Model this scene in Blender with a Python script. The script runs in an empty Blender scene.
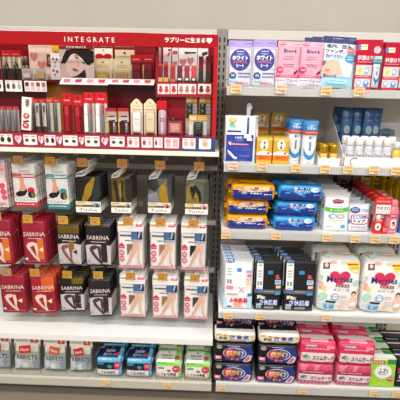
import bpy, bmesh, math, random
from mathutils import Vector, Matrix, noise
from mathutils.geometry import tessellate_polygon
rnd = random.Random(7)
SC = bpy.context.scene
COL = SC.collection
R = math.radians

# ------------------------------------------------------------------ camera
YAW, PITCH, ROLL, F = R(-1.31), R(15.4), R(1.23), 400.0
CAM = Vector((0, 0, 1.45))
_w = Vector((math.sin(YAW)*math.cos(PITCH), math.cos(YAW)*math.cos(PITCH), -math.sin(PITCH)))
_r0 = Vector((math.cos(YAW), -math.sin(YAW), 0)); _u0 = _r0.cross(_w)
_r = math.cos(ROLL)*_r0 + math.sin(ROLL)*_u0
_u = -math.sin(ROLL)*_r0 + math.cos(ROLL)*_u0
def P(px, py, Y):
    """world point at depth Y that the photograph shows at (px, py)"""
    d = _w + _r*((px-200)/F) - _u*((py-200)/F)
    return CAM + d*(Y/d.y)
cd = bpy.data.cameras.new('camera'); cam = bpy.data.objects.new('camera', cd); COL.objects.link(cam)
cd.sensor_width = 36; cd.lens = 36*F/400; cd.clip_start = 0.05
cam.matrix_world = Matrix(((_r.x, _u.x, -_w.x, CAM.x), (_r.y, _u.y, -_w.y, CAM.y), (_r.z, _u.z, -_w.z, CAM.z), (0, 0, 0, 1)))
SC.camera = cam

# --------------------------------------------------------------- materials
def lin(h):
    o = []
    for i in (0, 2, 4):
        c = int(h[i:i+2], 16)/255
        o.append(c/12.92 if c <= .04045 else ((c+.055)/1.055)**2.4)
    return (*o, 1)
_M = {}
def mat(h, kind='film'):
    """procedural material of one colour; kind sets the finish"""
    k = (h, kind)
    if k in _M: return _M[k]
    m = bpy.data.materials.new(kind+'_'+h); m.use_nodes = True
    nt = m.node_tree; n = nt.nodes; L = nt.links
    b = n['Principled BSDF']; out = n['Material Output']
    b.inputs['Base Color'].default_value = lin(h) if kind not in ('clear', 'haze', 'glass') else tuple(x*.12 for x in lin(h)[:3])+(1,)
    rough, spec, bump, sc, dist = {'film': (.34, .4, .35, 55, .004), 'paper': (.55, .35, .08, 300, .001), 'metal': (.38, .5, .05, 120, .001),
        'plastic': (.22, .5, .04, 80, .001), 'gloss': (.12, .55, .05, 40, .002), 'wall': (.8, .2, .12, 160, .002), 'clear': (.12, .6, .4, 45, .004),
        'haze': (.2, .6, .5, 40, .005), 'steel': (.25, .5, .02, 90, .001), 'cloth': (.9, .1, .4, 400, .002), 'floor': (.5, .3, .05, 60, .002), 'gold': (.3, .5, .1, 60, .001), 'glass': (.06, .5, .0, 10, .001)}[kind]
    b.inputs['Roughness'].default_value = rough
    b.inputs['Specular IOR Level'].default_value = spec
    tc = n.new('ShaderNodeTexCoord'); nz = n.new('ShaderNodeTexNoise')
    nz.inputs['Scale'].default_value = sc; nz.inputs['Detail'].default_value = 3
    L.new(tc.outputs['Object'], nz.inputs['Vector'])
    bp = n.new('ShaderNodeBump'); bp.inputs['Strength'].default_value = bump; bp.inputs['Distance'].default_value = dist
    L.new(nz.outputs['Fac'], bp.inputs['Height']); L.new(bp.outputs['Normal'], b.inputs['Normal'])
    if kind in ('steel', 'gold'): b.inputs['Metallic'].default_value = .85
    if kind in ('wall', 'floor', 'metal', 'cloth'):
        mx = n.new('ShaderNodeMix'); mx.data_type = 'RGBA'
        c = lin(h); mx.inputs[6].default_value = c; mx.inputs[7].default_value = tuple(x*.86 for x in c[:3])+(1,)
        n2 = n.new('ShaderNodeTexNoise'); n2.inputs['Scale'].default_value = 90 if kind == 'floor' else 6; n2.inputs['Detail'].default_value = 4
        L.new(tc.outputs['Object'], n2.inputs['Vector']); L.new(n2.outputs['Fac'], mx.inputs[0]); L.new(mx.outputs[2], b.inputs['Base Color'])
    if kind in ('clear', 'haze', 'glass'):
        tr = n.new('ShaderNodeBsdfTransparent'); ms = n.new('ShaderNodeMixShader')
        ms.inputs[0].default_value = {'clear': .07, 'haze': .3, 'glass': .10}[kind]
        tr.inputs[0].default_value = (.97, .97, .97, 1)
        L.new(tr.outputs[0], ms.inputs[1]); L.new(b.outputs[0], ms.inputs[2]); L.new(ms.outputs[0], out.inputs[0])
    _M[k] = m
    return m

# ------------------------------------------------------------ mesh builder
class MB:
    def __init__(s): s.v = []; s.f = []; s.m = []; s.sm = []; s.mats = []
    def mi(s, m):
        if m not in s.mats: s.mats.append(m)
        return s.mats.index(m)
    def add(s, vs, fs, m, smooth=False):
        b = len(s.v); k = s.mi(m)
        s.v.extend(tuple(p) for p in vs)
        for f in fs: s.f.append(tuple(b+i for i in f)); s.m.append(k); s.sm.append(smooth)
    def box(s, x0, x1, y0, y1, z0, z1, m, bev=0):
        bm = bmesh.new(); bmesh.ops.create_cube(bm, size=1)
        for q in bm.verts: q.co = Vector((x0+(q.co.x+.5)*(x1-x0), y0+(q.co.y+.5)*(y1-y0), z0+(q.co.z+.5)*(z1-z0)))
        if bev: bmesh.ops.bevel(bm, geom=bm.edges[:], offset=bev, segments=2, affect='EDGES', profile=.5)
        bm.verts.index_update(); s.add([q.co for q in bm.verts], [[q.index for q in f.verts] for f in bm.faces], m, False); bm.free()
    def prism(s, pts, d0, d1, m, axis='x'):
        """polygon of two coordinates, extruded along an axis"""
        n = len(pts)
        g = {'x': lambda a, b, d: (d, a, b), 'y': lambda a, b, d: (a, d, b), 'z': lambda a, b, d: (a, b, d)}[axis]
        vs = [g(a, b, d0) for a, b in pts]+[g(a, b, d1) for a, b in pts]
        s.add(vs, [tuple(range(n)), tuple(range(2*n-1, n-1, -1))]+[(i, (i+1) % n, n+(i+1) % n, n+i) for i in range(n)], m)
    def lathe(s, prof, m, n=20, sx=1, sy=1, c=(0, 0, 0), cap=True):
        vs = []; fs = []
        for r, z in prof:
            for i in range(n):
                a = 2*math.pi*i/n; vs.append((c[0]+r*sx*math.cos(a), c[1]+r*sy*math.sin(a), c[2]+z))
        for j in range(len(prof)-1):
            for i in range(n): fs.append((j*n+i, j*n+(i+1) % n, (j+1)*n+(i+1) % n, (j+1)*n+i))
        if cap: fs.append(tuple(range(n-1, -1, -1))); k = (len(prof)-1)*n; fs.append(tuple(range(k, k+n)))
        s.add(vs, fs, m, True)
    def tube(s, pts, r, m, n=8):
        vs = []; fs = []; pts = [Vector(p) for p in pts]
        for i, p in enumerate(pts):
            t = (pts[min(i+1, len(pts)-1)]-pts[max(i-1, 0)]).normalized()
            a = t.orthogonal().normalized() if i == 0 else (a-t*a.dot(t)).normalized()
            b = t.cross(a)
            for k in range(n):
                q = 2*math.pi*k/n; vs.append(p+a*r*math.cos(q)+b*r*math.sin(q))
        for i in range(len(pts)-1):
            for k in range(n): fs.append((i*n+k, i*n+(k+1) % n, (i+1)*n+(k+1) % n, (i+1)*n+k))
        fs.append(tuple(range(n-1, -1, -1))); k = (len(pts)-1)*n; fs.append(tuple(range(k, k+n)))
        s.add(vs, fs, m, True)
    def ring(s, ro, ri, y, th, zc, m, n=16):
        """flat hanging ring in the xz plane"""
        vs = []; fs = []
        for yy in (y-th/2, y+th/2):
            for r in (ro, ri):
                for i in range(n): q = 2*math.pi*i/n; vs.append((r*math.cos(q), yy, zc+r*math.sin(q)))
        for i in range(n):
            j = (i+1) % n
            fs += [(i, j, n+j, n+i), (2*n+i, 3*n+i, 3*n+j, 2*n+j), (i, 2*n+i, 2*n+j, j), (n+i, n+j, 3*n+j, 3*n+i)]
        s.add(vs, fs, m)
    def build(s, name, parent=None):
        me = bpy.data.meshes.new(name); me.from_pydata(s.v, [], s.f)
        for m in s.mats: me.materials.append(m)
        me.polygons.foreach_set('material_index', s.m); me.polygons.foreach_set('use_smooth', s.sm)
        me.update()
        o = bpy.data.objects.new(name, me); COL.objects.link(o)
        if parent: o.parent = parent
        return o

def tag(o, label, cat, group=None):
    o['label'] = label; o['category'] = cat
    if group: o['group'] = group
    return o
def thing(name, label, cat, loc=(0, 0, 0), rot=(0, 0, 0), group=None):
    o = bpy.data.objects.new(name, None); COL.objects.link(o); o.empty_display_size = .02
    o.location = loc; o.rotation_euler = rot
    return tag(o, label, cat, group)
def struct(o): o['kind'] = 'structure'; return o
def dup(root, loc, rot=None, label=None, group=None):
    r = root.copy(); COL.objects.link(r); r.location = loc
    if rot is not None: r.rotation_euler = rot
    if label: r['label'] = label
    if group: r['group'] = group
    for ch in list(root.children):
        c = ch.copy(); COL.objects.link(c); c.parent = r
        for g in list(ch.children):
            d = g.copy(); COL.objects.link(d); d.parent = c
    return r

# --------------------------------------------------------- prints on packs
_T = {}
def glyphs(txt, bold=0.0):
    k = (txt, bold)
    if k in _T: return _T[k]
    c = bpy.data.curves.new('t', 'FONT'); c.body = txt; c.resolution_u = 1 if len(txt) > 3 else 2; c.offset = bold
    o = bpy.data.objects.new('t', c); COL.objects.link(o); bpy.context.view_layer.update()
    me = bpy.data.meshes.new_from_object(o.evaluated_get(bpy.context.evaluated_depsgraph_get()))
    vs = [(q.co.x, q.co.y) for q in me.vertices]; fs = [tuple(p.vertices) for p in me.polygons]
    bpy.data.objects.remove(o); bpy.data.curves.remove(c); bpy.data.meshes.remove(me)
    xs = [a for a, b in vs]; ys = [b for a, b in vs]
    _T[k] = (vs, fs, min(xs), max(xs), min(ys), max(ys))
    return _T[k]
def split(tris, lim):
    out = []; st = list(tris)
    while st:
        t = st.pop(); e = [math.dist(t[i], t[(i+1) % 3]) for i in range(3)]; k = e.index(max(e))
        if e[k] <= lim: out.append(t); continue
        a, b, c = t[k], t[(k+1) % 3], t[(k+2) % 3]; m = ((a[0]+b[0])/2, (a[1]+b[1])/2)
        st += [(a, m, c), (m, b, c)]
    return out
def decal(mb, S, specs, kind, flat=False, lim=.09, seed=1):
    """print shapes given in fractions of the front (u to the right, v downwards) onto the surface S(u, v, offset)"""
    rr = random.Random(seed)
    def poly(pts, col, k, lay):
        t = [tuple(pts[i] for i in tri) for tri in tessellate_polygon([[Vector((a, b, 0)) for a, b in pts]])]
        fix = []
        for a, b, c in t:
            ar = (b[0]-a[0])*(c[1]-a[1])-(b[1]-a[1])*(c[0]-a[0])
            if abs(ar) < 1e-9: continue
            fix.append((a, c, b) if ar > 0 else (a, b, c))
        if not flat: fix = split(fix, lim)
        vs = []; fs = []; ix = {}
        for tri in fix:
            f = []
            for q in tri:
                if q not in ix: ix[q] = len(vs); vs.append(S(q[0], q[1], lay))
                f.append(ix[q])
            fs.append(f)
        mb.add(vs, fs, mat(col, k), True)
    for i, s in enumerate(specs):
        lay = .0009+i*.00018; t = s[0]; k = kind
        if t == 'r': _, a, b, c, d, col = s; poly([(a, b), (c, b), (c, d), (a, d)], col, k, lay)
        elif t == 'e':
            _, a, b, ru, rv, col = s; n = 20; poly([(a+ru*math.cos(2*math.pi*j/n), b+rv*math.sin(2*math.pi*j/n)) for j in range(n)], col, k, lay)
        elif t == 'p': poly(s[1], s[2], k, lay)
        elif t == 'l':
            _, a, b, c, d, col, n = s; vs = []; fs = []
            for j in range(n):
                v0 = b+(d-b)*j/n; v1 = v0+(d-b)/n*.55; x = a
                while x < c:
                    w = (c-a)*rr.uniform(.06, .16); x1 = min(c, x+w)
                    q = len(vs); vs += [S(x, v0, lay), S(x1, v0, lay), S(x1, v1, lay), S(x, v1, lay)]; fs.append((q, q+3, q+2, q+1)); x = x1+(c-a)*.03
            mb.add(vs, fs, mat(col, k), True)
        elif t == 't':
            _, txt, uc, vc, hu, wu, col = s[:7]; bold = s[7] if len(s) > 7 else .012; ang = s[8] if len(s) > 8 else 0
            gv, gf, x0, x1, y0, y1 = glyphs(txt, bold); ca, sa = math.cos(R(ang)), math.sin(R(ang)); asp = S.asp
            vs = []
            for x, y in gv:
                a = ((x-x0)/(x1-x0)-.5)*wu; b = -((y-y0)/(y1-y0)-.5)*hu
                vs.append(S(uc+a*ca-b*sa/asp, vc+a*sa*asp+b*ca, lay))
            mb.add(vs, gf, mat(col, k), True)
def heart(u, v, ru, rv):
    o = []
    for j in range(24):
        a = 2*math.pi*j/24; x = 16*math.sin(a)**3; y = 13*math.cos(a)-5*math.cos(2*a)-2*math.cos(3*a)-math.cos(4*a)
        o.append((u+x/17*ru, v-y/17*rv))
    return o

# ----------------------------------------------------------- pack surfaces
class Plane:
    """flat front at depth y, lower left corner (x0, z0)"""
    def __init__(s, w, h, y=0, x=0, z=0, tilt=0): s.w, s.h, s.y, s.x, s.z, s.t = w, h, y, x, z, tilt; s.asp = w/h
    def __call__(s, u, v, o=0):
        zz = s.h*(1-v)
        return (s.x+(u-.5)*s.w, s.y-o*math.cos(s.t)+zz*math.sin(s.t), s.z+zz*math.cos(s.t)+o*math.sin(s.t))
class Top:
    """flat top face; v=0 at the back"""
    def __init__(s, w, d, z): s.w, s.d, s.z = w, d, z; s.asp = w/d
    def __call__(s, u, v, o=0): return ((u-.5)*s.w, s.d*(.5-v), s.z+o)
class Pouch:
    def __init__(s, w, h, t, st=.05, sb=.04, crk=.0, seed=0, gus=False, pw=2.6):
        s.w, s.h, s.t, s.st, s.sb, s.crk, s.seed, s.gus, s.pw = w, h, t, st, sb, crk, seed, gus, pw; s.asp = w/h
    def dep(s, u, v):
        a = abs(2*u-1); b = max(0, 1-a**s.pw)**.5
        if v <= s.st or v >= 1-s.sb: c = 0
        else:
            q = (v-s.st)/(1-s.st-s.sb)
            c = (q**.55*min(1, (1-q)*14)**.5) if s.gus else max(0, 1-abs(2*q-1)**3)**.6
        return b*c
    def __call__(s, u, v, o=0, back=False):
        d = s.dep(u, v); k = s.crk*noise.noise(Vector((u*5*s.asp+s.seed, v*5, s.seed*1.7)))*min(1, d*2)
        side = 1-.035*d
        y = (s.t/2*d-k) if back else -(s.t/2*d+k)-o
        return ((u-.5)*s.w*side, y, s.h*(1-v))
    def mesh(s, mb, m, nu=10, nv=14):
        idx = {}; vs = []; fs = []
        for back in (0, 1):
            for j in range(nv+1):
                for i in range(nu+1):
                    e = i in (0, nu) or j in (0, nv)
                    if back and e: idx[1, i, j] = idx[0, i, j]; continue
                    u = .5-.5*math.cos(math.pi*i/nu)*.35-.325*(1-2*i/nu) if True else 0
                    p = s(u, j/nv, 0, bool(back)); p = (p[0], 0.0 if e else p[1], p[2])
                    idx[back, i, j] = len(vs); vs.append(p)
        for j in range(nv):
            for i in range(nu):
                a = [idx[0, i, j], idx[0, i, j+1], idx[0, i+1, j+1], idx[0, i+1, j]]; fs.append(a)
                fs.append([idx[1, i, j], idx[1, i+1, j], idx[1, i+1, j+1], idx[1, i, j+1]])
        mb.add(vs, fs, m, True)
class Brick:
    """soft block; v 0..1 runs down the front, -1..0 over the top from the back"""
    def __init__(s, w, h, d, n=6, m=10, crk=0, seed=0): s.w, s.h, s.d, s.n, s.m, s.crk, s.seed = w, h, d, n, m, crk, seed; s.asp = w/h
    def pr(s, a, b, u, o):
        k = (abs(a)**s.n+abs(b)**s.n)**(-1/s.n); e = max(0, 1-abs(2*u-1)**s.m)**(1/s.m)
        y, z = s.d/2*a*k*e, s.h/2*b*k*e
        q = s.crk*noise.noise(Vector((u*6*s.asp+s.seed, (a+b)*2.3, s.seed*2.1)))
        L = math.hypot(a, b); y += (o+q)*a/L*min(1, e*2); z += (o+q)*b/L*min(1, e*2); z = max(-s.h/2, min(z, s.h/2+max(0, o)))
        return ((u-.5)*s.w, y, z+s.h/2)
    def __call__(s, u, v, o=0):
        if v >= 0: return s.pr(-1, 1-2*v, u, o)
        return s.pr(-1-2*v, 1, u, o)
    def mesh(s, mb, m, nu=16, nq=6):
        ring = [(-1, -1+2*i/nq) for i in range(nq)]+[(-1+2*i/nq, 1) for i in range(nq)]+[(1, 1-2*i/nq) for i in range(nq)]+[(1-2*i/nq, -1) for i in range(nq)]
        N = len(ring); vs = []; fs = []
        us = [.5-.5*math.copysign(abs(math.cos(math.pi*i/nu))**.7, math.cos(math.pi*i/nu)) for i in range(nu+1)]
        for u in us:
            for a, b in ring: vs.append(s.pr(a, b, u, 0))
        for i in range(nu):
            for j in range(N): fs.append((i*N+j, (i+1)*N+j, (i+1)*N+(j+1) % N, i*N+(j+1) % N))
        mb.add(vs, fs, m, True)
class Cyl:
    """front half of a round body from z0 to z0+h with radius function"""
    def __init__(s, rf, h, z0=0, sx=1, sy=1): s.rf, s.h, s.z0, s.sx, s.sy = rf, h, z0, sx, sy; s.asp = rf(.5)*sx*2.2/h
    def __call__(s, u, v, o=0):
        a = (u-.5)*2.4; r = s.rf(1-v)
        return ((r*s.sx+o)*math.sin(a), -(r*s.sy+o)*math.cos(a), s.z0+s.h*(1-v))
def const(r): return lambda t: r

# ---------------------------------------------------------- pack factories
def seal(mb, w, h, z, col, kind='film'):
    """crimped end seal"""
    n = 14; vs = []; fs = []
    for y in (-1, 1):
        for k in (0, 1):
            for i in range(n+1): vs.append(((i/n-.5)*w, y*.0007+.0006*math.sin(i*2.2), z+k*h))
    N = n+1
    for i in range(n):
        fs += [(i, i+1, N+i+1, N+i), (2*N+i, 3*N+i, 3*N+i+1, 2*N+i+1), (i, 2*N+i, 2*N+i+1, i+1), (N+i, N+i+1, 3*N+i+1, 3*N+i)]
    fs += [(0, N, 3*N, 2*N), (n, 2*N+n, 3*N+n, N+n)]
    mb.add(vs, fs, mat(col, kind))
def pouch_parts(root, w, h, t, col, dec, st=.05, sb=.04, tcol=None, bcol=None, kind='film', crk=.002, seed=0, gus=False, hang=False, body='pouch', ringcol='b4b0a8', pw=2.6):
    S = Pouch(w, h, t, st, sb, crk, seed, gus, pw); mb = MB(); S.mesh(mb, mat(col, kind)); decal(mb, S, dec, kind, seed=seed)
    b = mb.build(body, root)
    m = MB(); seal(m, w*.995, h*st*.9, h*(1-st*.9), tcol or col, kind); m.build('top_seal', root)
    if sb > .01: m = MB(); seal(m, w*.995, h*sb*.9, 0.0, bcol or col, kind); m.build('bottom_seal', root)
    if hang: m = MB(); m.ring(.0095, .0055, 0, .0012, h+.009, mat(tcol or col, kind)); m.build('hang_tab', root)
    return b
def box_parts(root, w, h, d, col, front=(), top=(), topcol=None, kind='paper', bev=.0012, body='carton', flap=True):
    mb = MB(); mb.box(-w/2, w/2, -d/2, d/2, 0, h, mat(col, kind), bev); decal(mb, Plane(w, h, -d/2), front, kind, flat=True)
    if not flap: decal(mb, Top(w, d, h), top, kind, flat=True)
    mb.build(body, root)
    if flap:
        mb = MB(); mb.box(-w*.485, w*.485, -d*.48, d*.48, h, h+.0008, mat(topcol or col, kind)); decal(mb, Top(w, d, h+.0008), top, kind, flat=True)
        mb.build('lid_flap', root)
def brick_parts(root, w, h, d, col, dec, n=6, m=10, crk=.002, seed=0, kind='film', body='pack'):
    S = Brick(w, h, d, n, m, crk, seed); mb = MB(); S.mesh(mb, mat(col, kind)); decal(mb, S, dec, kind, seed=seed, lim=.08)
    mb.build(body, root); return S

class Slot:
    """real width and position of a thing that the photograph shows between two columns, standing at depth Y on height z0"""
    def __init__(s, l, r, t, Y, z0=None, b=None):
        m = (l+r)/2
        s.top = P(m, t, Y).z; s.z0 = z0 if z0 is not None else P(m, b, Y).z
        s.h = s.top-s.z0
        pm = P(m, t, Y); pb = P(m, b if b is not None else t+40, Y); vm = t+((b if b is not None else t+40)-t)*.5
        s.x = P(m, vm, Y).x; s.w = (P(r, vm, Y)-P(l, vm, Y)).x; s.Y = Y
# ================================================================ setting
YF, YB = 1.6, 2.05                     # shelf fronts, gondola back panels
Z1, Z2, Z3, Z4, Z5, ZL, ZD = 1.462, 1.162, .875, .488, .104, 1.209, .345
XP = .043                              # upright between the two units
mb = MB(); mb.box(-3.2, 3.4, 2.25, 2.35, 0, 2.9, mat('c9c2b4', 'wall')); struct(mb.build('wall_back'))
mb = MB(); mb.box(-3.2, 3.4, -5, 2.35, -.06, 0, mat('8a7d6e', 'floor')); struct(mb.build('floor'))

WM = 'f6f5f1'
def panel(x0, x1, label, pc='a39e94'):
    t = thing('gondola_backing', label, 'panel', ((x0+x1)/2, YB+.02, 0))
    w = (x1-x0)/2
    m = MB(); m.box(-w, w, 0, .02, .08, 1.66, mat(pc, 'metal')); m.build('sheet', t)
    m = MB()
    for z in (.42, .79, 1.17, 1.5): m.box(-w, w, -.002, -.0002, z, z+.004, mat('8f8b84', 'metal'))
    m.build('seam', t)
    m = MB(); m.box(-w, w, -.025, .05, 1.685, 1.727, mat('d8d2ca', 'metal'), .003); m.build('top_rail', t)
    m = MB(); m.box(-w, w, -.004, .02, 1.661, 1.684, mat('4a4744', 'metal')); m.build('shadow_gap', t)
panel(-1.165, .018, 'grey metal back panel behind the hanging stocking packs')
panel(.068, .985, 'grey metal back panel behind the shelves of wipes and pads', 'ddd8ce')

def upright(x, label):
    t = thing('slotted_upright', label, 'upright', (x, YB+.02, 0))
    m = MB(); m.box(-.024, .024, -.03, .02, 0, 1.73, mat('8e8a83', 'metal'), .002); m.build('post', t)
    m = MB()
    z = .14
    while z < 1.68:
        for dx in (-.011, .011): m.box(dx-.0035, dx+.0035, -.0306, -.0302, z, z+.022, mat('16161a', 'paper'))
        z += .034
    m.build('slots', t)
upright(XP, 'slotted grey metal upright between the red display and the wipes shelves')
upright(1.012, 'slotted grey metal upright at the far end of the wipes shelves')

def shelf(name, x0, x1, z, lip, label, rail=True, warm=False, brackets=True):
    c = 'f8f3e0' if warm else WM
    t = thing(name, label, 'shelf', ((x0+x1)/2, YF, z)); w = (x1-x0)/2
    m = MB(); m.box(-w, w, .004, YB-YF+.018, -.018, 0, mat(c, 'metal')); m.build('board', t)
    m = MB(); m.box(-w, w, -.001, .004, -lip, .001, mat(c, 'metal'), .0012); m.prism([(.004, -lip), (.03, -lip), (.03, -lip+.004), (.004, -lip+.004)], -w, w, mat(c, 'metal')); m.build('front_lip', t)
    if rail:
        m = MB(); m.box(-w+.002, w-.002, -.0055, -.0022, -lip+.003, .012, mat('f4f6f8', 'glass'))
        m.box(-w+.002, w-.002, -.009, -.0022, -lip+.0005, -lip+.003, mat('f4f6f8', 'glass')); m.build('price_rail', t)
    if brackets:
        for sx in (-1, 1):
            m = MB(); m.prism([(.1, -.019), (YB-YF+.0, -.019), (YB-YF, -.085), (YB-YF-.05, -.075)], sx*w-(.0025 if sx > 0 else 0), sx*w+(.0025 if sx < 0 else 0), mat(c, 'metal')); m.build('bracket', t)
    return t
RX0, RX1 = .058, .985
shelf('gondola_shelf', RX0, RX1, Z1, .030, 'topmost white shelf, holding the cleansing wipe packs')
shelf('gondola_shelf', RX0, RX1, Z2, .031, 'white shelf holding yellow boxes, white bottles and the display tray')
shelf('gondola_shelf', RX0, RX1, Z3, .033, 'white shelf holding the yellow and the blue wet wipe packs')
shelf('gondola_shelf', RX0, RX1, Z4, .028, 'white shelf holding the black packs and the nappy packs')
shelf('base_shelf', RX0, RX1, Z5, .040, 'white bottom shelf holding night pads and pink pad packs', brackets=False)
shelf('display_shelf', -1.165, .036, ZL, .018, 'cream shelf carrying the red cosmetics display', rail=False, warm=True)
shelf('hosiery_deck', -1.165, .036, ZD, .030, 'empty white shelf below the hanging stocking packs', rail=False)
shelf('base_shelf', -1.165, .036, Z5, .040, 'white bottom shelf holding underwear packs and pads in clear trays', brackets=False, warm=True)
for x0, x1, l in ((-1.165, .03, 'dark kick plate under the shelf of clear trays'), (.034, .985, 'dark kick plate under the shelf of night pads')):
    m = MB(); m.box(-(x1-x0)/2, (x1-x0)/2, 0, .02, 0, .062, mat('57544f', 'metal'), .001)
    tag(m.build('kick_plate'), l, 'kick plate').location = ((x0+x1)/2, YF+.06, 0.0)

# price tags in the rails
def price_tag(px, py, label, col='f2b877', Y=YF-.0065, w=.040, h=.033, group=None):
    p = P(px, py, Y); t = thing('price_tag', label, 'price tag', (p.x, Y, p.z-h/2), (R(4), 0, 0), group or 'shelf price tags')
    m = MB(); m.box(-w/2, w/2, -.0012, 0, 0, h, mat(col, 'paper'))
    S = Plane(w, h, -.0012)
    decal(m, S, [('l', .1, .12, .9, .4, 'cf9f60', 2), ('l', .12, .55, .45, .85, 'cc9250', 1), ('t', '¥', .56, .68, .3, .12, '8a5426'), ('r', .64, .55, .9, .85, 'd69a5a')], 'paper', flat=True, seed=int(px*7+py))
    m.build('card', t)
    m = MB(); m.box(-w/2-.001, w/2+.001, -.002, .0, -.0012, 0, mat('f0f0f0', 'glass')); m.build('holder', t)
for px, py, l in ((236, 89, 'orange price tag under the white wipe pack nearest the upright'), (281, 89, 'orange price tag under the pale pink wipe packs'),
    (326, 91, 'orange price tag under the blue and white pore wipe pack'), (359, 92, 'orange price tag under the red boxed sets'),
    (233, 166, 'pale price tag under the white pack with a blue brush'), (262, 166.5, 'orange price tag under the yellow boxes'), (296, 168, 'orange price tag under the blue capped white bottles'),
    (325, 169, 'orange price tag under the small tray of gold capped jars'), (348, 169.5, 'orange price tag at the near end of the big white tray'), (374, 170, 'orange price tag under the middle of the big white tray'), (396, 171, 'orange price tag under the yellow bottle beside the big white tray'),
    (226, 235, 'orange price tag under the yellow wipe stack'), (276, 236, 'orange price tag under the blue wipe stack'), (327, 238, 'orange price tag under the white and green wipe packs'), (355, 239, 'orange price tag under the silver detergent packs'), (375, 239.5, 'orange price tag under the red stain remover'), (394, 240, 'orange price tag under the pink bottles'),
    (228, 315.5, 'orange price tag under the white pack with red lettering'), (260, 316.5, 'orange price tag under the black packs'), (326, 318, 'orange price tag under the nappy packs'),
    (221.5, 387.5, 'orange price tag under the first stack of night pads'), (302, 391, 'orange price tag under the pink pad packs'), (373.5, 393.5, 'orange price tag under the lime green box'), (396, 394.5, 'orange price tag under the black box'),
    (106, 382.5, 'orange price tag under the dark blue pad packs'), (167, 385, 'orange price tag under the green pad packs')):
    price_tag(px, py, l, col='f2dcc0' if 'pale' in l else 'f5d8a6')

# ================================================================ lights
def area(name, loc, rot, sx, sy, e, col=(1, .97, .92)):
    d = bpy.data.lights.new(name, 'AREA'); d.shape = 'RECTANGLE'; d.size = sx; d.size_y = sy; d.energy = e; d.color = col
    o = bpy.data.objects.new(name, d); COL.objects.link(o); o.location = loc; o.rotation_euler = rot
for y, e in ((.6, 24), (-1.2, 30), (-3.2, 46)):
    for x in (-1.5, .15, 1.8):
        area('ceiling_light', (x, y, 3.05), (0, 0, 0), 1.3, .25, e)
wd = bpy.data.worlds.new('world'); SC.world = wd; wd.use_nodes = True
wd.node_tree.nodes['Background'].inputs[0].default_value = (1, .97, .93, 1); wd.node_tree.nodes['Background'].inputs[1].default_value = .3
vs = SC.view_settings; vs.view_transform = 'Standard'; vs.look = 'None'; vs.gamma = 1; vs.use_curve_mapping = False; vs.exposure = .2
SC.cycles.transparent_max_bounces = 24; SC.cycles.max_bounces = 8
# ================================================================ wipes unit, top shelf
EPS = .0006
def put(name, label, cat, x, Y, z, lean=0, yaw=0, roll=0, w=0, t=0, group=None):
    """thing whose front stands about at depth Y; leaning things are lifted so that their low edge still rests on z"""
    z += EPS+abs(t/2*math.sin(R(lean)))+abs(w/2*math.sin(R(roll)))
    return thing(name, label, cat, (x, Y+t/2, z), (R(-lean), R(roll), R(yaw)), group)

def white_pack_dec():
    return [('r', 0, .0, 1, .15, 'a48dcc'), ('r', .0, .15, 1, .19, 'c4b6de'), ('l', .62, .045, .95, .085, '6a58a0', 2), ('r', .06, .05, .3, .075, '7a66b0'),
        ('e', .5, .415, .43, .235, '232c86'), ('l', .34, .23, .66, .265, 'c8ccee', 1), ('p', [(.3, .285), (.7, .285), (.5, .315)], '9aa2d8'),
        ('t', 'ホワイト', .5, .375, .1, .68, 'ffffff', .03), ('t', 'メイク落とし', .5, .46, .065, .6, 'ee7a70', .03), ('t', 'シート', .5, .54, .075, .34, 'ffffff', .03),
        ('e', .2, .755, .15, .075, '2a3a80'), ('t', '54', .2, .75, .06, .14, 'dfe6ff'), ('r', .04, .825, .38, .875, 'a8d4ee'), ('l', .42, .69, .96, .74, '4e4a8a', 1), ('l', .42, .76, .96, .81, '6e6aa2', 1),
        ('r', .34, .905, .66, .935, 'e87848'), ('r', .68, .905, .9, .935, 'd8a8a8'), ('l', .78, .61, .94, .63, 'd86a7a', 1)]
def white_pack(l, r, t, Y, label, seed, lean=3):
    s = Slot(l, r, t, Y, Z1, 87); th = put('wipe_pack', label, 'wipes', s.x, Y, Z1, lean, 0, 0, s.w, .03, 'white cleansing wipe packs')
    pouch_parts(th, s.w*.97, s.h, .03, 'd6d4e0', white_pack_dec(), .05, .03, 'ab98d0', 'd4d2dc', seed=seed, gus=True); return th
a = white_pack(228, 252.5, 40, 1.625, 'white and lilac wipe pack with a navy oval, first from the slotted upright', 3)
b = white_pack(252.5, 277, 39.5, 1.625, 'white and lilac wipe pack with a navy oval, next to the pale pink packs', 8)

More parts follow.
